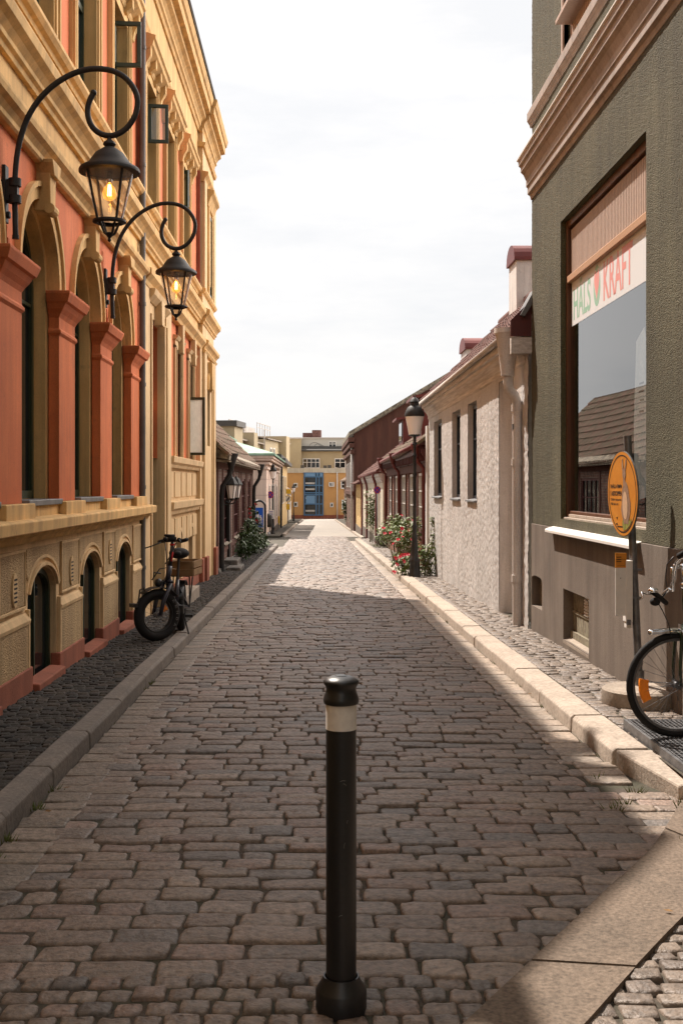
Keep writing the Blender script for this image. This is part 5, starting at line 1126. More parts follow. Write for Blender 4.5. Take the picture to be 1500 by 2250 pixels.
b = MB(AM); b.ext([(.6, 6.75), (.6, 6.9), (-5, 7.9), (-5, 7.7)], -12, 16); b.ext([(-.3, 6.85), (-.3, 7.0), (-5, 8.1), (-5, 7.9)], 16, 38); b.ext([(.2, 7.55), (.2, 7.7), (-5, 8.7), (-5, 8.5)], 38, 57); b.build('roof', 'concrete', bk)
b = MB(AM); b.box(12.2, 17.3, -4, 1.3, 7.9, 8.5); b.build('tower_cap', 'roofdark', bk)
for u0, z0, n in ((6, 4.0, 0), (19.5, 3.9, -.8), (31.5, 4.2, -.8), (34.2, 4.2, -.8), (36.6, 4.2, -.8), (41.5, 4.6, -.2), (44, 4.6, -.2)): window(bk, AM, u0, u0+1.4, z0, z0+2.0, n+.06, fm='whitepaint', cols=(u0+.7,), rows=(z0+1.2,), fw=.14, bar=.1)
for u0, u1, n0, z0, z1 in ((.5, 1.3, -3.5, 7.0, 8.6), (1.3, 1.9, -3.5, 7.0, 8.2), (9.6, 10.6, -3.5, 7, 9.0), (30, 31.4, -4, 7.2, 9.1), (37, 38.2, -4, 7.4, 9.5)): 
    b = MB(AM); b.box(u0, u1, n0-1.2, n0, z0, z1); b.box(u0-.08, u1+.08, n0-1.28, n0+.08, z1-.12, z1); b.build('chimney', 'brickchim', bk)
b = MB(AM)
for u0, u1, z in ((24, 34, 9.3), (42, 52, 9.9)):
    for k in range(6): u = u0+(u1-u0)*k/5; b.tube([(u, -2, z-2), (u, -2, z)], .05, 5)
    b.tube([(u0, -2, z), (u1, -2, z)], .05, 5); b.tube([(u0, -2, z-.6), (u1, -2, z-.6)], .04, 5)
b.box(38.5, 46, -6, -3, 7.6, 9.3); b.build('terrace_railing', 'offwhite', bk)
b = MB(AM); b.tube([(32.8, .6, 3), (32.8, .6, 8.5)], .05, 6); b.box(30.5, 35.5, -.8, .5, 2.6, 2.75)
for k in range(11): b.box(30.5+k*.5, 30.56+k*.5, .44, .5, 2.75, 3.9)
b.build('balcony', 'offwhite', bk)

# ------------------------------------------------------------------ street lamps
def street_lamp(x, y, label):
    z0 = gz(y)+.115; t = empty('street_lamp', (x, y, z0), label, 'street lamp', 'cast iron street lamps along the pavements'); c = (x, y, z0)
    b = MB(); b.lathe([(.13, 0), (.13, .08), (.115, .10), (.105, .30), (.12, .33), (.115, .38), (.085, .42), (.075, .62), (.062, .80), (.07, .83), (.07, .86), (.05, .9), (.045, 1.05), (.058, 1.08), (.058, 1.11), (.04, 1.15), (.036, 2.2), (.05, 2.24), (.036, 2.28), (.034, 2.62), (.05, 2.66), (.03, 2.70), (.03, 2.86), (.055, 2.9), (.035, 2.95), (.035, 3.05), (.12, 3.08), (.135, 3.10), (.12, 3.115)], c, 14); b.build('lamp_post', 'black', t, smooth=True, auto=40)
    b = MB(); b.lathe([(.125, 3.10), (.205, 3.52)], c, 16, cap=False); b.build('lamp_glass', 'lampwhite', t, smooth=True, recalc=False)
    b = MB(); b.lathe([(.215, 3.50), (.22, 3.55), (.195, 3.62), (.15, 3.70), (.10, 3.735), (.09, 3.80), (.11, 3.82), (.07, 3.89), (.03, 3.92)], c, 18);
    b.lathe([(.012, 3.9), (.012, 3.94)], c, 6); b.tube([(x+.03*math.cos(a*.6283), y, z0+3.965+.03*math.sin(a*.6283)) for a in range(11)], .008, 5)
    b.build('lamp_cap', 'blackiron', t, smooth=True, auto=45)
    return t
M['lampgreen'] = M['black']
street_lamp(2.15, 24.84, 'black street lamp with milky lantern among red roses by the white house')
street_lamp(-2.40, 63.75, 'distant black street lamp with milky lantern before the pink house')
street_lamp(2.78, 91, 'far street lamp beside the tall rose bush on the right pavement')
street_lamp(-2.35, 120, 'farthest street lamp, beside the low cream row house')
# ------------------------------------------------------------------ signs
def disc(b, c, r, nrm, th=.012, seg=28, back=0.0):
    nrm = Vector(nrm).normalized(); s = nrm.cross(Vector((0, 0, 1))).normalized(); u = s.cross(nrm); c = Vector(c)+nrm*back
    A = [b.pt(*(c+(s*math.cos(2*math.pi*k/seg)+u*math.sin(2*math.pi*k/seg))*r)) for k in range(seg)]; B_ = [b.pt(*(Vector(b.v[i])-nrm*th)) for i in A]
    b.idx(*A); b.idx(*B_[::-1])
    for k in range(seg): j = (k+1) % seg; b.idx(A[k], A[j], B_[j], B_[k])
def no_stopping(x, y, zc, r, zpole, label, both=True):
    t = empty('no_stopping_sign', (x, y, gz(y)+.11), label, 'traffic sign', 'round no-stopping signs')
    b = MB(); b.tube([(x, y+.04, gz(y)+.05), (x, y+.04, zpole)], .025, 8); b.build('pole', 'steel', t, smooth=True)
    n = Vector((-.05 if x > 0 else .05, -1, 0)); b = MB(); disc(b, (x, y, zc), r, n); f = b.build('sign_face', 'signred', t)
    b = MB(); disc(b, (x, y, zc), r*.80, n, .004, back=.005); g = b.build('blue_field', 'signdb', f)
    b = MB(lambda u, q, z: (x+u, y-.012-q, zc+z))
    for s in (-1, 1):
        h = r*.78*.707; w_ = r*.09; b.plate([(-h-w_*.7, s*(-h+w_*.7)), (-h+w_*.7, s*(-h-w_*.7)), (h+w_*.7, s*(h-w_*.7)), (h-w_*.7, s*(h+w_*.7))], 0, .004+.002*s)
    b.build('red_cross', 'signred', f); return t
no_stopping(-2.52, 62.6, 1.12, .20, 1.3, 'round blue and red no-stopping sign beside the distant left street lamp')
no_stopping(2.42, 45.0, 1.46, .145, 1.62, 'round blue and red no-stopping sign before the cream house')
no_stopping(2.70, 89, .25, .23, .5, 'far round no-stopping sign by the tall rose bush')
b = MB(lambda u, q, z: (-2.48+u, 62.6-q, z)); b.box(-.13, .17, .0, .02, -.20, .28); b.k = 1
for k in range(5): b.box(-.08, .12, .02, .022, -.14+k*.08, -.11+k*.08)
tag(b.build('plate_sign', ['whitepaint', 'signdb'], None), 'small white plate with blue lines under the distant no-stopping sign', 'plate sign')
t = empty('hoop_post', (-2.2, 44.5, gz(44.5)), 'black hoop post holding a blue pedestrian sign by the bushes', 'post')
b = MB(lambda u, n, z: (u, 44.5+n, z)); xa, xb = -2.46, -1.98; cx = (xa+xb)/2; rr_ = (xb-xa)/2
b.tube([(xb, 0, gz(44.5)-.05), (xb, 0, .8)]+[(cx+rr_*math.cos(a*math.pi/12), 0, .8+rr_*math.sin(a*math.pi/12)) for a in range(1, 12)]+[(xa, 0, .8), (xa, 0, gz(44.5)-.05)], .045, 10); b.build('hoop', 'black', t, smooth=True)
b = MB(lambda u, n, z: (u, 44.5+n, z)); b.box(-2.43, -2.03, -.07, -.05, -.02, .80); b.box(-2.43, -2.03, -.07, -.05, .34, .36); sg = b.build('sign_face', 'signblue', t)
b = MB(lambda u, n, z: (u, 44.43+n, z))
for a in ((-2.43, -2.405, -.02, .80), (-2.055, -2.03, -.02, .80), (-2.405, -2.055, .775, .80), (-2.405, -2.055, -.02, .005)): b.box(a[0], a[1], -.006, 0, a[2], a[3])
for ux, zc, s in ((-2.27, .42, 1.0), (-2.15, .32, .7)):
    b.plate([(ux+.035*s*math.cos(k*.5236), zc+.19*s+.035*s*math.sin(k*.5236)) for k in range(12)], -.006, 0)
    b.plate([(ux-.05*s, zc-.05*s), (ux+.05*s, zc-.05*s), (ux+.04*s, zc+.14*s), (ux-.04*s, zc+.14*s)], -.006, 0)
    for q in (-1, 1): b.plate([(ux+q*.01*s, zc-.05*s), (ux+q*.045*s, zc-.05*s), (ux+q*.06*s, zc-.24*s), (ux+q*.025*s, zc-.24*s)], -.006, 0); b.plate([(ux+q*.04*s, zc+.12*s), (ux+q*.05*s, zc+.10*s), (ux+q*.10*s, zc-.02*s), (ux+q*.08*s, zc-.03*s)], -.006, 0)
b.build('white_figures', 'whitepaint', sg)
t = empty('litter_bin', (-2.62, 61.5, gz(61.5)), 'black litter bin on a grey post by the distant street lamp', 'litter bin')
b = MB(); b.lathe([(.16, gz(61.5)), (.16, -.9)], (-2.62, 61.5, 0), 12); b.build('post', 'steel', t, smooth=True)
b = MB(); b.lathe([(.20, -.62), (.25, -.55), (.25, -.02), (.22, .06), (.10, .12)], (-2.62, 61.5, 0), 14); b.build('bin', 'blackiron', t, smooth=True)
t = empty('warning_sign_post', (-2.45, 100, gz(100)), 'far sign post with yellow plates and round white sign', 'sign post')
b = MB(lambda u, n, z: (-2.45+u, 100+n, z)); b.tube([(0, 0, gz(100)), (0, 0, 1.35)], .04, 6); b.build('pole', 'steel', t)
b = MB(lambda u, n, z: (-2.45+u, 100+n, z)); b.box(-.26, .26, -.06, -.04, .9, 1.3); b.build('yellow_plate', 'signyel', t); b = MB(lambda u, n, z: (-2.45+u, 100+n, z)); b.box(-.14, .14, -.06, -.04, -.5, .0); b.build('yellow_plate', 'signyel', t)
b = MB(); disc(b, (-2.45, 99.94, .45), .30, (0, -1, 0)); b.k = 1; disc(b, (-2.45, 99.93, .45), .25, (0, -1, 0)); q = b.build('sign_face', ['signyel', 'whitepaint'], t)
b = MB(lambda u, n, z: (-2.45+u, 99.915+n, z)); b.plate([(-.15, .27), (-.05, .27), (.15, .60), (.07, .64)], -.004, 0); b.plate([(-.02, .5), (.1, .4), (.13, .45), (.02, .56)], -.004, 0); b.build('black_symbol', 'inkblack', q)
b = MB(KM); b.box(78.5, 79.3, 0, .12, -1.1, -.5); tag(b.build('letter_box', 'signyel'), 'small yellow letter box on the pink house wall', 'letter box')
b = MB(KM); b.box(83.2, 83.9, 0, .10, -.9, -.1); tag(b.build('wall_sign', 'signyel'), 'small yellow sign on the ochre house', 'sign')

# ------------------------------------------------------------------ bollard
t = empty('bollard', (.082, 3.71, gz(3.71)), 'black steel bollard with white reflective band in mid street', 'bollard'); c = (.082, 3.71, gz(3.7)+.030)
b = MB(); b.lathe([(.0495, .03), (.0495, .98)], c, 40); b.build('post', 'black', t, smooth=True, auto=40)
b = MB(); b.lathe([(.083, -.02), (.083, .046), (.080, .052), (.062, .080), (.058, .092), (.054, .092), (.051, .07)], c, 40); b.build('base_collar', 'black', t, smooth=True, auto=35)
b = MB(); b.lathe([(.0502, .896), (.0502, .977)], c, 40, cap=False); b.build('reflective_band', mat('white_reflective_film', (.72, .68, .63, 1), (.64, .60, .56, 1), vs=25, rough=.35, fine=.08), t, smooth=True)
b = MB(); b.lathe([(r_, .977+(h_-.938)*.79) for r_, h_ in [(.05, .938), (.056, .940), (.0585, .952), (.0565, .968), (.051, .985), (.0485, 1.0), (.051, 1.012), (.057, 1.022), (.0585, 1.030), (.056, 1.036), (.048, 1.044), (.035, 1.051), (.02, 1.054), (.0195, 1.0555), (.016, 1.0565), (.0001, 1.0565)]], c, 44); b.build('cap', 'black', t, smooth=True, auto=50)
M['scuff'] = mat('pale_scuff', (.16, .155, .15, 1), fine=.3)
b = MB(); 
for a0, z, l, dz in ((-95, .735, .018, .004), (-84, .728, .010, -.004), (-82, .52, .004, .02), (-99, .30, .01, .006), (-70, .6, .004, .012)):
    cc = [(c[0]+.0499*math.cos(R(a0+k*l*180/.0499/math.pi/4)), c[1]+.0499*math.sin(R(a0+k*l*180/.0499/math.pi/4)), c[2]+z+dz*k/4+.002*math.sin(k)) for k in range(5)]
    b.tube(cc, .0007, 4)
b.build('scratches', 'scuff', t)

# ------------------------------------------------------------------ orange round sign on a tilted pole with concrete foot
t = empty('round_sign_post', (2.5, 8.96, gz(9)+.118), 'orange round sign with a hare on leaning steel pole in concrete foot', 'sign post')
b = MB(); b.lathe([(.30, 0), (.305, .02), (.30, .115), (.28, .13), (.10, .135), (.0001, .135)], (2.53, 8.86, gz(8.86)+.112), 36); b.build('concrete_foot', 'concrete', t, smooth=True, auto=35)
p0, p1 = Vector((2.535, 8.92, .0)), Vector((2.455, 8.98, 2.04)); pp = lambda z: p0.lerp(p1, (z-p0.z)/(p1.z-p0.z))
b = MB(); b.tube([tuple(p0), tuple(p1)], .030, 14); pole = b.build('pole', 'steel', t, smooth=True, auto=40)
b = MB(); q = pp(.24); b.lathe([(.036, 0), (.036, .05)], tuple(q), 14); q = pp(.12); b.lathe([(.04, 0), (.04, .08)], tuple(q), 14); b.build('pole_sleeve', 'steel', t, smooth=True, auto=40)
nrm = Vector((-.995, -.085, -.02)).normalized(); sc_ = Vector((2.40, 8.93, 1.582)); sr = .335
s_ = Vector((0, 0, 1)).cross(nrm).normalized(); s_ = -s_ if s_.y > 0 else s_        # reading direction, towards the viewer
u_ = Vector((0, 0, 1)); u_ = (u_-nrm*u_.dot(nrm)).normalized()
SM = lambda u, n, z: tuple(sc_+s_*u+u_*z+nrm*n)
circ = lambda r, n=44: [(r*math.cos(2*math.pi*k/n), r*math.sin(2*math.pi*k/n)) for k in range(n)]
b = MB(SM); b.plate(circ(sr), -.012, -.002); dk = b.build('sign_disc', 'steel', t)
b = MB(SM); b.plate(circ(sr*.985), -.002, .0); sf = b.build('sign_face', 'signor', dk)
b = MB(SM)
for k in range(64):
    a0, a1 = 2*math.pi*k/64, 2*math.pi*(k+1)/64
    b.face(*[(sr*q*math.cos(a), .0012, sr*q*math.sin(a)) for q, a in ((.885, a0), (.885, a1), (.915, a1), (.915, a0))])
b.build('black_ring', 'inkblack', dk)
b = MB(SM)
b.plate([(.075+.105*math.cos(a*.314)*(.8 if math.sin(a*.314) > 0 else 1), -.07+.165*math.sin(a*.314)) for a in range(20)], .0005, .0025)
b.plate([(.02, -.1), (.065, -.1), (.06, -.235), (.03, -.235)], .001, .003); b.plate([(.09, -.1), (.135, -.1), (.13, -.235), (.10, -.235)], .001, .003)
b.plate([(.03, .06), (.085, .06), (.065, .15), (.035, .15)], .001, .003)
b.plate([(.055+.036*math.cos(a*.4189), .155+.042*math.sin(a*.4189)) for a in range(15)], .001, .0032)
b.plate([(.022, .17), (.045, .18), (.030, .275), (.012, .265), (.008, .22)], .001, .003); b.plate([(.055, .18), (.08, .17), (.108, .235), (.11, .27), (.095, .265)], .001, .003)
b.k = 1; b.plate([(.065+.055*math.cos(a*.4189), -.09+.11*math.sin(a*.4189)) for a in range(15)], .003, .004); b.plate([(.022, .2), (.030, .2), (.026, .255), (.018, .25)], .003, .004); b.plate([(.082, .2), (.09, .205), (.10, .25), (.096, .25)], .003, .004)
b.build('hare_picture', ['hare', 'harelight'], dk)
b = MB(SM); gp = [(-.005, -.215)]
for k in range(14): gp += [(.0+k*.0145, -.215+.02*(k % 2)+rnd.uniform(-.005, .01))]
gp += [(.20, -.205), (.165, -.235), (.10, -.272), (.02, -.288), (-.005, -.25)]
b.plate(gp[1:], .0005, .0022); b.build('grass_picture', 'signgrass', dk)
for s, z, h, w0, w1, bo in (('SNÄLLA FIMPA', .045, .036, -.262, .0, .03), ('I ASKKOPPEN.', -.015, .036, -.262, .0, .03), ('Gillar naturen', -.055, .020, -.262, -.02, .01), ('Håll den ren', -.09, .020, -.262, -.09, .01)):
    text(s, SM, w0, z, h, w1-w0, .001, 'inkblack', 'black_lettering', dk, bold=bo)
b = MB(SM); b.plate([(-.12, -.255), (.03, -.255), (.03, -.262), (-.12, -.262)], .0005, .002); b.plate([(-.14, -.185), (-.11, -.185), (-.125, -.205)], .0005, .002); b.plate([(-.15, -.235), (-.115, -.235), (-.115, -.245), (-.15, -.245)], .0005, .002); b.build('small_print', 'inkblack', dk)
b = MB()
for z in (1.42, 1.74): q = pp(z); b.lathe([(.036, -.02), (.036, .02)], tuple(q), 12); b.box(q.x-.06, q.x, q.y-.02, q.y+.02, z-.015, z+.015)
b.build('clamp', 'steel', t)
# ashtray case strapped to the pole
qa = pp(.85); AMp = lambda u, n, z: (qa.x+u, qa.y+n, z)
b = MB(AMp); b.box(-.085, -.03, -.06, .03, .58, 1.06); b.box(-.078, -.036, -.05, .02, .53, .58); ca = b.build('ashtray_case', 'whitepaint', t, bevel=.005)
b = MB(AMp); b.box(-.165, -.080, -.055, -.045, .63, 1.005); b.k = 1; b.box(-.166, -.079, -.0565, -.0445, 1.005, 1.12); b.k = 2
for z in (1.085, 1.065, 1.05): b.box(-.158, -.12, -.0575, -.0565, z, z+.006)
for a in ((-.15, -.09, 1.07, 1.072), (-.15, -.09, 1.02, 1.022), (-.092, -.09, 1.02, 1.07)): b.box(a[0], a[1], -.0575, -.0565, a[2], a[3])
b.box(-.128, -.122, -.0560, -.0550, .92, .926); b.build('information_board', ['whitepaint', 'signor', 'inkblack'], ca)
b = MB(AMp)
for z in (.98, .76): b.lathe([(.036, 0), (.036, .014)], (qa.x-qa.x, 0, z), 12) ; b.box(-.09, .05, -.037, -.031, z, z+.014); b.tube([(.03, 0, z+.007), (.06, 0, z+.007)], .006, 6)
b.box(-.078, -.05, -.075, -.05, .56, .60); b.build('strap', 'steel', ca)

# ------------------------------------------------------------------ grating over the light well
t = empty('cellar_grating', (2.4, 7.0, gz(7)+.11), 'steel grating over the cellar light well under the bicycle', 'grating')
gxa, gxb, gya, gyb, gzz = 2.12, 2.69, 5.9, 7.86, .035
b = MB()
for a in ((gxa, gxa+.02, gya, gyb), (gxb-.02, gxb, gya, gyb), (gxa+.02, gxb-.02, gyb-.02, gyb), (gxa+.02, gxb-.02, gya, gya+.02)): b.box(a[0], a[1], a[2], a[3], -.16, gzz)
b.build('frame', 'steel', t)
b = MB()
k = 0
while gya+.03+k*.045 < gyb-.03: y = gya+.03+k*.045; b.box(gxa+.02, gxb-.02, y, y+.008, gzz-.03, gzz-.003); k += 1
k = 0
while gxa+.03+k*.03 < gxb-.03: x = gxa+.03+k*.03; b.box(x, x+.008, gya+.02, gyb-.02, gzz-.03, gzz-.001); k += 1
b.build('bars', 'steel', t)
b = MB(); b.face((gxa, gya, -.10), (gxb, gya, -.10), (gxb, gyb, -.10), (gxa, gyb, -.10)); b.build('pit', 'darkin', t)

# ------------------------------------------------------------------ wheels and bicycles
def wheel(parent, c, d, r, tr, mtyre='rubber', mrim='steel', spokes=28, hubw=.05, tread=0, reflect=None, rimw=.012):
    # c hub, d rolling direction (unit, level); axle is horizontal and square to it
    c = Vector(c); d = Vector(d).normalized(); ax = Vector((-d.y, d.x, 0)); zz = Vector((0, 0, 1))
    P = lambda a, rad, off: tuple(c+(d*math.cos(a)+zz*math.sin(a))*rad+ax*off)
    n = 72
    def torus(b, rad, t_, m=10, sq=1.0):
        rs = []
        for k in range(n):
            a = 2*math.pi*k/n; bump = 1+(tread if k % 2 else 0)
            rs.append([b.pt(*P(a, rad+t_*math.cos(q*2*math.pi/m)*(bump if math.cos(q*2*math.pi/m) > .2 else 1), t_*sq*math.sin(q*2*math.pi/m))) for q in range(m)])
        for k in range(n):
            A, B_ = rs[k], rs[(k+1) % n]
            for q in range(m): j = (q+1) % m; b.idx(A[q], A[j], B_[j], B_[q])
    b = MB(); torus(b, r-tr, tr); w_ = b.build('wheel', mtyre, parent, smooth=True)
    b = MB(); rr = r-2*tr+.004; rs = []
    for k in range(n):
        a = 2*math.pi*k/n; rs.append([b.pt(*P(a, q, o)) for q, o in ((rr+.004, -rimw), (rr-.012, -rimw), (rr-.02, 0), (rr-.012, rimw), (rr+.004, rimw))])
    for k in range(n):
        for q in range(4): b.idx(rs[k][q], rs[k][q+1], rs[(k+1) % n][q+1], rs[(k+1) % n][q])
    b.build('rim', mrim, w_, smooth=True)
    b = MB()
    for k in range(spokes):
        a = 2*math.pi*k/spokes; sgn = 1 if k % 2 else -1; a2 = a+(1.25 if (k//2) % 2 else -1.25)
        b.tube([P(a2, .022, sgn*hubw*.6), P(a, rr-.012, 0)], .0013, 4, cap=False)
    b.build('spokes', 'steel', w_)
    b = MB(); b.tube([tuple(c-ax*hubw), tuple(c-ax*hubw*.62), tuple(c-ax*hubw*.6), tuple(c-ax*hubw*.4), tuple(c+ax*hubw*.4), tuple(c+ax*hubw*.6), tuple(c+ax*hubw*.62), tuple(c+ax*hubw)], [.01, .01, .028, .017, .017, .028, .01, .01], 12); b.build('hub', 'steel', w_, smooth=True, auto=40)
    if reflect is not None:
        for a in reflect:
            b = MB(); A = []
            for k in range(7):
                aa = a-.32+k*.105; A.append([b.pt(*P(aa, q, o)) for q, o in ((rr-.045, -.010), (rr-.045, .010), (rr-.105, .010), (rr-.105, -.010))])
            for x, y in zip(A, A[1:]):
                for q in range(4): j = (q+1) % 4; b.idx(x[q], x[j], y[j], y[q])
            b.idx(*A[0]); b.idx(*A[-1]); b.build('reflector', 'reflector', w_)
    return w_
# city bike leaning by the green wall, its front wheel turned across the pavement
hb = Vector((2.312, 7.30, .335+.036)); wd_ = Vector((-1, -.12, 0)).normalized()
bk_ = empty('city_bicycle', (2.4, 6.9, .036), 'dark green city bicycle with chrome handlebar parked at the right kerb', 'bicycle')
wheel(bk_, hb, wd_, .337, .0215, spokes=32, tread=.06, reflect=(-.14,), hubw=.055)
axl = Vector((-wd_.y, wd_.x, 0))
b = MB()
hd0 = Vector((2.352, 7.24, .80)); hd1 = Vector((2.342, 7.24, 1.0))
for s in (-1, 1): b.tube([tuple(hb+axl*.055*s), tuple(hb+axl*.052*s+Vector((-.0, 0, .12))), tuple(hb+axl*.045*s+Vector((.015, 0, .34))), tuple(hd0+axl*.025*s+Vector((0, 0, -.05))), tuple(hd0)], [.009, .011, .014, .015, .014], 8)
b.tube([tuple(hd0-Vector((0, 0, .03))), tuple(hd1)], .0185, 12); b.build('fork', 'bikegreen', bk_, smooth=True)
b = MB(); b.tube([tuple(hd1), tuple(hd1+Vector((-.012, 0, .03)))], .022, 12); b.tube([tuple(hd1), tuple(hd1+Vector((-.012, .0, .15)))], .0125, 12); b.tube([tuple(hd1+Vector((-.012, 0, .13))), tuple(hd1+Vector((-.07, .01, .135)))], .014, 10); b.build('stem', 'chrome', bk_, smooth=True)
b = MB(); cl = hd1+Vector((-.075, .01, .135))
bar = [pix(7.55, 1447, 1316), pix(7.5, 1462, 1300), pix(7.4, 1474, 1290), pix(7.32, 1481, 1272), pix(7.25, 1482, 1252), pix(7.2, 1486, 1236), pix(7.1, 1494, 1226), pix(6.95, 1508, 1221), pix(6.8, 1535, 1222)]
b.tube([tuple(p) for p in bar], .0125, 12)
b.tube([tuple(cl+Vector((0, 0, -.01))), tuple(pix(7.35, 1478, 1297)), tuple(pix(7.4, 1470, 1295))], .012, 10); b.build('handlebar', 'chrome', bk_, smooth=True)
b = MB(); b.tube([tuple(pix(7.55, 1462, 1325)), tuple(pix(7.5, 1452, 1316)), tuple(pix(7.42, 1440, 1306)), tuple(pix(7.38, 1432, 1301))], [.017, .018, .018, .016], 10); b.ball(tuple(pix(7.4, 1438, 1322)), .035, 12, (1, 1, .8))
b.tube([tuple(pix(6.95, 1490, 1222)), tuple(pix(6.9, 1505, 1214))], .02, 8); b.build('grip', 'rubber', bk_, smooth=True)
b = MB(); b.tube([tuple(pix(7.4, 1436, 1303)), tuple(pix(7.35, 1420, 1305)), tuple(pix(7.33, 1408, 1302)), tuple(pix(7.32, 1412, 1312)), tuple(pix(7.32, 1404, 1319))], [.010, .008, .007, .007, .006], 8); b.build('brake_lever', 'chrome', bk_, smooth=True)
b = MB(); q = pix(7.38, 1434, 1301); b.lathe([(.034, 0), (.036, .01), (.028, .024), (.01, .03), (.0001, .031)], tuple(q), 16); b.build('bell', 'chrome', bk_, smooth=True)
b = MB(); b.tube([tuple(pix(7.38, 1446, 1327)), tuple(pix(7.35, 1456, 1345)), tuple(pix(7.3, 1468, 1372)), tuple(pix(7.25, 1473, 1398))], .0035, 6)
b.tube([tuple(pix(7.2, 1479, 1223)), tuple(pix(7.25, 1464, 1240)), tuple(pix(7.3, 1461, 1268)), tuple(pix(7.35, 1464, 1290))], .0035, 6); b.build('brake_cable', 'black', bk_, smooth=True)
b = MB(); F = []
for k in range(9):
    x = .19-k*.026; wv = .030*min(1, .25+k*.2)
    F.append([b.pt(*(hb+wd_*x+Vector((0, 0, .352+.012*(1-(x/.19)**2)-(.030 if abs(o) > .9 else .010 if abs(o) > .5 else 0)))+axl*o*wv)) for o in (-1, -.6, 0, .6, 1)])
for x, y in zip(F, F[1:]):
    for q in range(4): b.idx(x[q], x[q+1], y[q+1], y[q])
mg = b.build('mudguard', 'chrome', bk_, smooth=True, recalc=False); md = mg.modifiers.new('th', 'SOLIDIFY'); md.thickness = .004
b = MB(); b.box(hd0.x-.05, hd0.x+.01, hd0.y-.05, hd0.y+.0, .735, .77); b.tube([(hd0.x-.03, hd0.y-.04, .77), (hd0.x-.03, hd0.y-.04, .70)], .008, 6); b.build('brake_caliper', 'chrome', bk_)
b = MB(); b.tube([tuple(hb-axl*.06), tuple(hb-axl*.06+Vector((-.20, -.03, .012)))], .004, 6); b.build('mudguard_stay', 'chrome', bk_)
rear = Vector((2.58, 6.22, .335+.036)); bb_ = Vector((2.52, 6.66, .31)); st_ = Vector((2.53, 6.52, .80))
b = MB(); b.tube([tuple(hd0+Vector((.01, -.02, .0))), tuple((hd0+bb_)/2+Vector((0, .02, -.08))), tuple(bb_)], .019, 10); b.tube([tuple(hd1+Vector((.01, -.02, -.03))), tuple((hd1+bb_)/2+Vector((0, .06, -.12))), tuple(bb_+Vector((0, -.06, .15)))], .015, 10); b.tube([tuple(bb_), tuple(st_)], .017, 10)
for s in (-.045, .045): b.tube([tuple(bb_+Vector((s, 0, 0))), tuple(rear+Vector((s*1.3, 0, 0)))], .01, 8); b.tube([tuple(st_-Vector((0, 0, .12))), tuple(rear+Vector((s*1.3, 0, 0)))], .008, 8)
b.build('frame', 'bikegreen', bk_, smooth=True)
wheel(bk_, rear, Vector((-.12, 1, 0)), .337, .0215, spokes=32, reflect=(1.0,))
b = MB(); b.tube([tuple(st_), tuple(st_+Vector((0, 0, .15)))], .013, 8); b.build('seat_post', 'chrome', bk_)
b = MB(); b.ball(tuple(st_+Vector((0, -.03, .18))), .12, 14, (.9, 1.3, .35)); b.build('saddle', 'rubber', bk_, smooth=True)
b = MB(); b.tube([tuple(bb_+Vector((-.09, 0, 0))), tuple(bb_+Vector((-.09, .05, -.16)))], .009, 6); b.box(bb_.x-.19, bb_.x-.09, bb_.y+.01, bb_.y+.09, bb_.z-.18, bb_.z-.16); b.lathe([(.09, -.003), (.09, .003)], tuple(bb_+Vector((-.06, 0, 0))), 24, 'x'); b.build('crank', 'steel', bk_)

# fat tyred folding e-bike on the left pavement
gb = gz(13)+.118
eb = empty('electric_bicycle', (-1.7, 13.5, gb), 'black fat-tyred electric folding bike with wooden crate by the left kerb', 'bicycle')
eh = Vector((-1.815, 13.0, gb+.293)); ed = Vector((-.78, -.63, 0)).normalized(); ea = Vector((-ed.y, ed.x, 0)); ea = ea if ea.y < 0 else -ea
fw_ = wheel(eb, eh, ed, .297, .052, mrim='blackiron', spokes=20, hubw=.07, reflect=(2.5,), rimw=.03)
fc = Vector((-1.705, 13.09, gb+.67)); ht = Vector((-1.665, 13.14, gb+.99)); hs = Vector((-1.655, 13.15, gb+1.13))
b = MB()
for s in (-.078, .078): b.tube([tuple(eh+ea*s), tuple(eh+ea*s+Vector((.03, .03, .16))), tuple(fc+ea*s-Vector((0, 0, .02)))], [.022, .026, .02], 10)
b.tube([tuple(fc-ea*.09), tuple(fc+ea*.09)], .022, 8); b.build('suspension_fork', 'ebike', eb, smooth=True)
text('FORK', lambda u, n, z: tuple(eh+ea*(.103)+Vector((.02, .02, .1))+(-ed)*u+Vector((0, 0, z))), 0, 0, .001, .001, 0, 'ebike', 'tmp', eb) if False else None
b = MB(); b.tube([tuple(fc), tuple(fc.lerp(ht, .55))], .032, 12); b.build('head_tube', 'ebike', eb, smooth=True)
b = MB(); b.tube([tuple(fc.lerp(ht, .55)), tuple(ht), tuple(hs)], [.026, .022, .02], 10); b.k = 1; q = fc.lerp(ht, .72); b.tube([tuple(q+ea*.024), tuple(fc.lerp(ht, 1.05)+ea*.022)], .010, 6); b.lathe([(.03, 0), (.03, .02)], tuple(hs-Vector((0, 0, .05))), 10); b.build('handle_post', ['black', 'redacc'], eb, smooth=True)
b = MB(); hx = ea
L_, Rr = hs-hx*.30+Vector((0, 0, -.02)), hs+hx*.31+Vector((0, 0, .03))
b.tube([tuple(L_), tuple(hs-hx*.12+Vector((0, 0, -.005))), tuple(hs+Vector((0, 0, .0))), tuple(hs+hx*.12+Vector((0, 0, .01))), tuple(Rr)], .014, 10); b.build('handlebar', 'black', eb, smooth=True)
b = MB()
for a, c2 in ((L_, hs-hx*.17), (Rr, hs+hx*.16)): b.tube([tuple(a), tuple(a.lerp(c2, .85))], .021, 10)
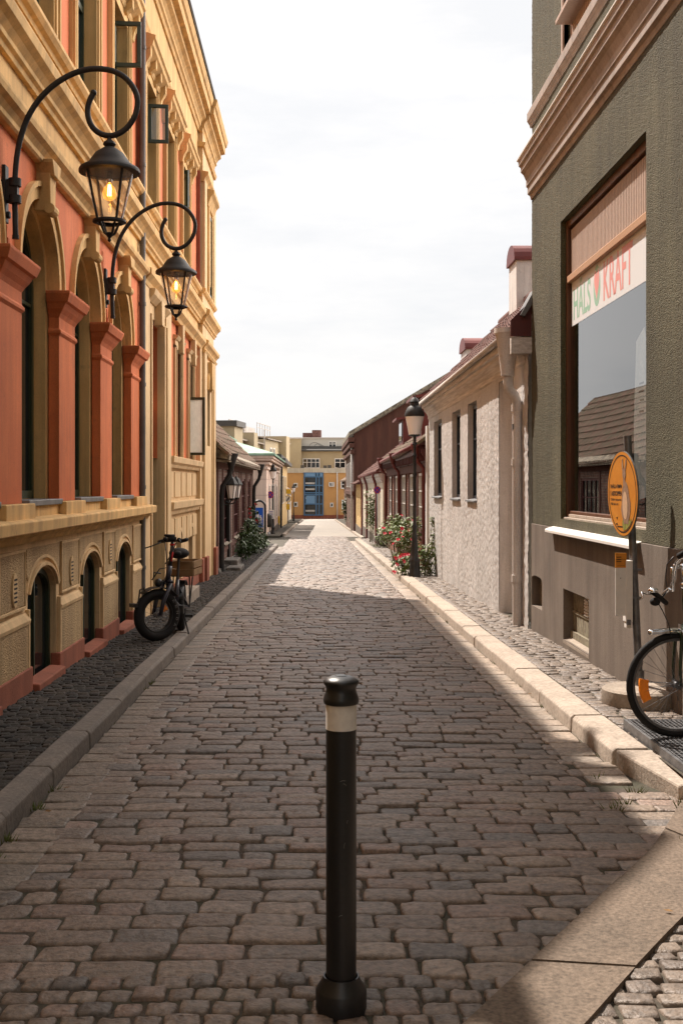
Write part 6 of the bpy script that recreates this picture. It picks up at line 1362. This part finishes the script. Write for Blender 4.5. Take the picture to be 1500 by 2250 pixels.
b.box(hs.x-.05, hs.x+.05, hs.y-.06, hs.y-.02, hs.z+.0, hs.z+.05); b.tube([tuple(hs+Vector((-.09, -.05, .07))), tuple(hs+Vector((.03, -.03, .05)))], [.012, .03], 8)
for s in (-1, 1): b.ball(tuple(hs+hx*.15*s+Vector((0, -.03, .02))), .028, 8)
b.build('grip', 'rubber', eb, smooth=True)
b = MB(); b.tube([tuple(L_+hx*.10+ed*.03), tuple(L_+ed*.11+hx*.05+Vector((-.03, 0, -.05))), tuple(L_+ed*.12-hx*.03+Vector((-.04, 0, -.07)))], .008, 6); b.tube([tuple(Rr-hx*.10+ed*.04), tuple(Rr+ed*.07-hx*.02+Vector((0, 0, -.035)))], .008, 6); b.build('brake_lever', 'black', eb, smooth=True)
b = MB(); b.tube([tuple(hs-hx*.16+Vector((0, -.03, -.01))), tuple(hs+Vector((-.06, -.10, -.12))), tuple(hs+Vector((-.05, -.09, -.30))), tuple(fc+Vector((-.08, -.08, .15))), tuple(fc+Vector((-.17, -.06, .02)))], .007, 6); b.tube([tuple(hs+hx*.1+Vector((0, -.03, 0))), tuple(hs+Vector((-.01, -.1, -.16))), tuple(fc+Vector((-.02, -.07, .2)))], .006, 6); b.build('brake_cable', 'black', eb, smooth=True)
b = MB(); F = []
for k in range(11):
    a = R(52+k*9); F.append([b.pt(*(eh+ed*math.cos(a)*.325+Vector((0, 0, math.sin(a)*.325))+ea*o)) for o in (-.06, -.035, 0, .035, .06)])
for x, y in zip(F, F[1:]):
    for q in range(4): b.idx(x[q], x[q+1], y[q+1], y[q])
mg = b.build('front_mudguard', 'black', eb, smooth=True, recalc=False); mg.modifiers.new('th', 'SOLIDIFY').thickness = .005
b = MB(); q = fc+ed*.12+Vector((0, 0, -.01)); b.ball(tuple(q), .05, 10); b.tube([tuple(fc), tuple(q)], .012, 6); b.tube([tuple(q+Vector((-.05, -.04, .06))), tuple(q+Vector((-.05, -.04, .12))), tuple(q+Vector((.03, -.02, .11)))], .008, 6); b.build('headlight', 'black', eb, smooth=True)
b = MB(); b.box(-.03, .03, -.05, .05, -.02, .02); 
for v in range(len(b.v)): x, y, z = b.v[v]; b.v[v] = tuple(eh+ed*(.30+x)+ea*y+Vector((0, 0, .13+z)))
b.tube([tuple(eh+ed*.24+Vector((0, 0, .17))), tuple(eh+ed*.22+Vector((0, 0, .30))), tuple(eh+ed*.17+Vector((0, 0, .32))), tuple(eh+ed*.16+Vector((0, 0, .26)))], .010, 6); b.build('front_rack_clip', 'black', eb)
er = Vector((-1.665, 14.08, gz(14)+.118+.29)); wheel(eb, er, (.06, -1, 0), .295, .052, mrim='blackiron', spokes=20, hubw=.07, rimw=.03)
sb = Vector((-1.67, 13.62, gb+.34)); stp = Vector((-1.66, 13.78, gb+.88))
b = MB(); b.tube([tuple(fc+Vector((0, .03, .03))), tuple(sb.lerp(fc, .5)+Vector((0, 0, -.10))), tuple(sb)], [.04, .045, .04], 12); b.tube([tuple(sb), tuple(sb.lerp(stp, .55))], .024, 10)
for s in (-.09, .09): b.tube([tuple(sb), tuple(er+Vector((s, 0, 0)))], .016, 8); b.tube([tuple(sb.lerp(stp, .45)), tuple(er+Vector((s, 0, 0)))], .013, 8)
b.build('frame', 'ebike', eb, smooth=True)
b = MB(); b.tube([tuple(sb.lerp(stp, .5)), tuple(stp+Vector((0, .02, .02)))], .017, 10); b.build('seat_post', 'black', eb)
b = MB(); b.ball(tuple(stp+Vector((0, .04, .07))), .125, 16, (1.0, 1.2, .55)); b.ball(tuple(stp+Vector((0, -.10, .075))), .05, 10, (1, 1.6, .7)); b.build('saddle', 'rubber', eb, smooth=True)
b = MB(); rx, ry, rz = -1.66, 14.16, gb+.66
for s in (-.1, .1): b.tube([(rx+s, ry-.22, rz), (rx+s, ry+.26, rz), (rx+s, ry+.24, rz-.06), (rx+s*.95, er.y, er.z)], .010, 6); b.tube([(rx+s, ry-.1, rz), (rx+s, er.y-.02, er.z)], .009, 6)
for k in range(4): b.tube([(rx-.1, ry-.2+k*.14, rz), (rx+.1, ry-.2+k*.14, rz)], .008, 6)
b.build('luggage_rack', 'blackiron', eb)
b = MB(lambda u, n, z: (rx+.03+u*.96+n*.12, ry+.02+n-u*.12, rz+z)); wx, wy = .165, .24
for z0, z1 in ((.01, .085), (.10, .185)):
    for s in (-1, 1): b.box(-wx, wx, s*wy-.008, s*wy+.008, z0, z1); b.box(s*wx-.008, s*wx+.008, -wy+.009, wy-.009, z0, z1)
b.box(-wx, wx, -wy, wy, .0, .01)
for s in (-1, 1):
    for q in (-1, 1): b.box(s*(wx-.018)-.012, s*(wx-.018)+.012, q*(wy-.018)-.012, q*(wy-.018)+.012, .01, .18)
b.build('crate', 'crate', eb, bevel=.002)
b = MB(); b.tube([(-1.60, 13.70, gb+.26), (-1.52, 13.62, gz(13.6)+.125)], .010, 6); b.build('kickstand', 'blackiron', eb)
b = MB(); b.tube([tuple(sb+Vector((.08, 0, -.02))), tuple(sb+Vector((.09, .11, -.13)))], .012, 6); b.box(sb.x+.09, sb.x+.19, sb.y+.07, sb.y+.15, sb.z-.15, sb.z-.12); b.box(sb.x+.02, sb.x+.09, sb.y-.06, sb.y+.06, sb.z-.10, sb.z+.0); b.build('crank', 'blackiron', eb)
b = MB(); F = []
for k in range(12):
    a = R(20+k*10); F.append([b.pt(*(er+Vector((o, -math.cos(a)*.33, math.sin(a)*.33)))) for o in (-.06, 0, .06)])
for x, y in zip(F, F[1:]):
    for q in range(2): b.idx(x[q], x[q+1], y[q+1], y[q])
mg = b.build('rear_mudguard', 'black', eb, smooth=True, recalc=False); mg.modifiers.new('th', 'SOLIDIFY').thickness = .005
for k, ch in enumerate('KENDA'):                    # moulded tyre lettering on the sidewall
    a = R(38-k*17)
    dvec = ed*-math.cos(a)+Vector((0, 0, math.sin(a))); tv = ed*math.sin(a)*-1*-1+Vector((0, 0, math.cos(a))); 
    def tm(u, n, z, a=a, dvec=dvec, tv=tv): return tuple(eh+dvec*(.243+z)-tv*u+ea*(.0525))
    text(ch, tm, -.018, -.013, .028, .036, 0, 'zinc', 'tyre_lettering', fw_, bold=.02)

# ------------------------------------------------------------------ plants
def leaves(b, c, r, n, size, sq=(1, 1, 1)):
    c = Vector(c)
    for _ in range(n):
        v = Vector((rnd.gauss(0, 1), rnd.gauss(0, 1), rnd.gauss(0, 1))).normalized()*(rnd.random()**.45)
        p = c+Vector((v.x*r*sq[0], v.y*r*sq[1], v.z*r*sq[2])); s = size*rnd.uniform(.6, 1.3)
        d1 = Vector((rnd.gauss(0, 1), rnd.gauss(0, 1), rnd.gauss(-.2, .6))).normalized(); d2 = d1.cross(Vector((rnd.gauss(0, .4), rnd.gauss(0, .4), 1))).normalized(); nn_ = d1.cross(d2)
        a = [b.pt(*(p-d1*s)), b.pt(*(p+d2*s*.5+nn_*s*.12)), b.pt(*(p+d1*s)), b.pt(*(p-d2*s*.5+nn_*s*.12))]
        b.idx(a[0], a[1], a[2]); b.idx(a[0], a[2], a[3])
def bloom(parent, c, r, m, src=[None]):
    key = m
    if bloom.cache.get(key) is None:
        b = MB()
        for k in range(16):
            a = k*2.4; q = .25+.75*(k/16); t_ = math.sqrt(k/16.)
            base = Vector((math.cos(a), math.sin(a), 0)); s = Vector((-math.sin(a), math.cos(a), 0)); z = .55-.75*t_
            P = [base*.1*q+Vector((0, 0, z-.3)), base*t_*.75+s*.45*q+Vector((0, 0, z+.1)), base*t_*1.02+Vector((0, 0, z+.22)), base*t_*.75-s*.45*q+Vector((0, 0, z+.1))]
            b.face(*[tuple(p) for p in P])
        o = b.build('blossom', m, None, recalc=False); bloom.cache[key] = o
    else:
        o = bloom.cache[key].copy(); S.collection.objects.link(o)
    o.parent = parent; o.matrix_parent_inverse = Matrix.Identity(4)
    o.location = Vector(c)-parent.location; o.scale = (r, r, r); o.rotation_euler = (rnd.uniform(.5, 1.3), rnd.uniform(-.5, .5), rnd.uniform(-.8, .8)); return o
bloom.cache = {}
def bush(name, loc, label, cat, clumps, leaf='leaf', size=.035, n=160, stems=10, blooms=(), bm='rose', br=.055, group=None, sq=(1, 1, 1)):
    t = empty(name, loc, label, cat, group); b = MB(); st = MB()
    for c, r in clumps:
        leaves(b, c, r*1.12, int(1.7*n*(r/.25)**2), size*1.05, sq)
    for k in range(stems):
        c, r = rnd.choice(clumps); p = Vector(c)+Vector((rnd.uniform(-r, r), rnd.uniform(-r, r), rnd.uniform(-r*.3, r*.8)))*.8
        q = Vector((loc[0]+rnd.uniform(-.15, .15), loc[1]+rnd.uniform(-.3, .3), loc[2])); m_ = (p+q)/2+Vector((rnd.uniform(-.06, .06), rnd.uniform(-.06, .06), .08)); st.tube([tuple(q), tuple(m_), tuple(p)], [.009, .007, .004], 5)
    b.build('foliage', leaf, t, recalc=False); st.build('stems', 'stem', t)
    for c in blooms: bloom(t, c, br*rnd.uniform(.8, 1.15), bm)
    return t
Pz = pix
g25 = gz(25)+.11
bush('rose_bush', (2.0, 25.6, g25), 'low rose bush with red blooms at the foot of the near street lamp', 'rose bush',
     [(Pz(25.5, 880, 1240), .22), (Pz(25.3, 893, 1252), .20), (Pz(25.6, 872, 1228), .14), (Pz(25.2, 900, 1235), .18)], size=.05, n=90, blooms=[Pz(25, x, y) for x, y in ((869, 1226), (884, 1220), (890, 1219), (896, 1218), (872, 1240), (865, 1256), (868, 1258), (887, 1233), (879, 1223))])
bush('rose_bush', (2.2, 31, gz(31)+.1), 'sprawling rose bush with pink and red blooms before the red brick house', 'rose bush',
     [(Pz(29, 902, 1180), .32), (Pz(30, 885, 1168), .34), (Pz(31, 868, 1172), .32), (Pz(33, 855, 1168), .34), (Pz(35, 848, 1178), .32), (Pz(28, 915, 1155), .22), (Pz(31, 880, 1148), .22), (Pz(34, 866, 1150), .25), (Pz(29, 890, 1195), .25)], size=.055, n=80, stems=22, blooms=[Pz(28.5, x, y) for x, y in ((899, 1164), (880, 1170), (883, 1161), (884, 1179), (874, 1185), (864, 1194), (908, 1140), (922, 1151), (930, 1163), (905, 1184), (882, 1132), (858, 1170), (845, 1172), (842, 1160))])
bush('climbing_plant', (2.42, 25.2, g25), 'tall leafy climbing plant on the corner of the white house beside the lamp', 'climber',
     [(Pz(25.2, 940, 1235), .24), (Pz(25.3, 930, 1215), .22), (Pz(25.3, 948, 1215), .20), (Pz(25.5, 955, 1175), .13), (Pz(25.6, 953, 1150), .12), (Pz(25.6, 958, 1190), .14), (Pz(25.3, 935, 1250), .2), (Pz(25.6, 950, 1138), .07)], size=.05, n=85, stems=14)
bush('climbing_rose', (2.40, 49, gz(49)+.1), 'tall climbing rose with white blossom on the cream house', 'climber',
     [(Pz(48.5, 814, 1088), .26), (Pz(48.5, 816, 1105), .28), (Pz(48.5, 815, 1122), .28), (Pz(48.5, 817, 1138), .26), (Pz(48.5, 813, 1150), .25)], size=.06, n=60, blooms=[Pz(48.2, x, y) for x, y in ((812, 1078), (815, 1081), (810, 1086), (818, 1094))], bm='whiterose', br=.09)
bush('climbing_rose', (2.75, 90, gz(90)+.1), 'tall far rose bush with pale pink blossom on the right pavement', 'climber',
     [(Pz(88, 768, 1108), .55), (Pz(88, 766, 1122), .5), (Pz(88, 770, 1095), .4), (Pz(88, 768, 1135), .45)], leaf='leafdark', size=.10, n=45, blooms=[Pz(87.5, x, y) for x, y in ((765, 1097), (770, 1105), (763, 1112), (768, 1120))], bm='whiterose', br=.12)
bush('shrub', (2.45, 76, gz(76)+.1), 'small dark shrub at the foot of the little yellow house', 'shrub', [(Pz(75, 783, 1145), .45), (Pz(75, 785, 1135), .35)], leaf='leafdark', size=.08, n=50)
bush('hollyhock_bush', (-2.1, 38.0, gz(38)+.1), 'dark green hollyhock bush under the blue pedestrian sign', 'bush',
     [(Pz(5150/(694-x), x, y), r) for x, y, r in ((538, 1195, .34), (545, 1180, .36), (552, 1196, .36), (560, 1182, .36), (568, 1195, .34), (576, 1188, .28), (549, 1162, .28), (562, 1160, .28), (580, 1202, .22), (534, 1208, .26), (556, 1208, .3), (548, 1146, .16), (566, 1145, .16), (560, 1128, .10), (551, 1118, .09), (562, 1105, .07))], leaf='leafdark', size=.07, n=80, stems=26, blooms=[Pz(5000/(694-x), x, y) for x, y in ((549, 1128), (551, 1137), (564, 1143), (566, 1147), (549, 1118), (562, 1108))], bm='hollyred', br=.06)
M['rock'] = M['stone']
for i, (Z, x, y, r, l) in enumerate(((30.5, 897, 1213, .22, 'grey boulder between the two rose bushes at the right pavement'), (42.6, 842, 1186, .30, 'dark flat stone at the kerb before the sprawling rose bush'))):
    b = MB(); p = Pz(Z, x, y); b.ball(tuple(p), r, 12, (1, 1.3, .8)); 
    for k in range(len(b.v)): v = Vector(b.v[k]); d = v-p; b.v[k] = tuple(p+d*(1+.35*mnoise.noise(d*5)))
    tag(b.build('boulder', 'granite' if i == 0 else 'stone', smooth=True), l, 'boulder')
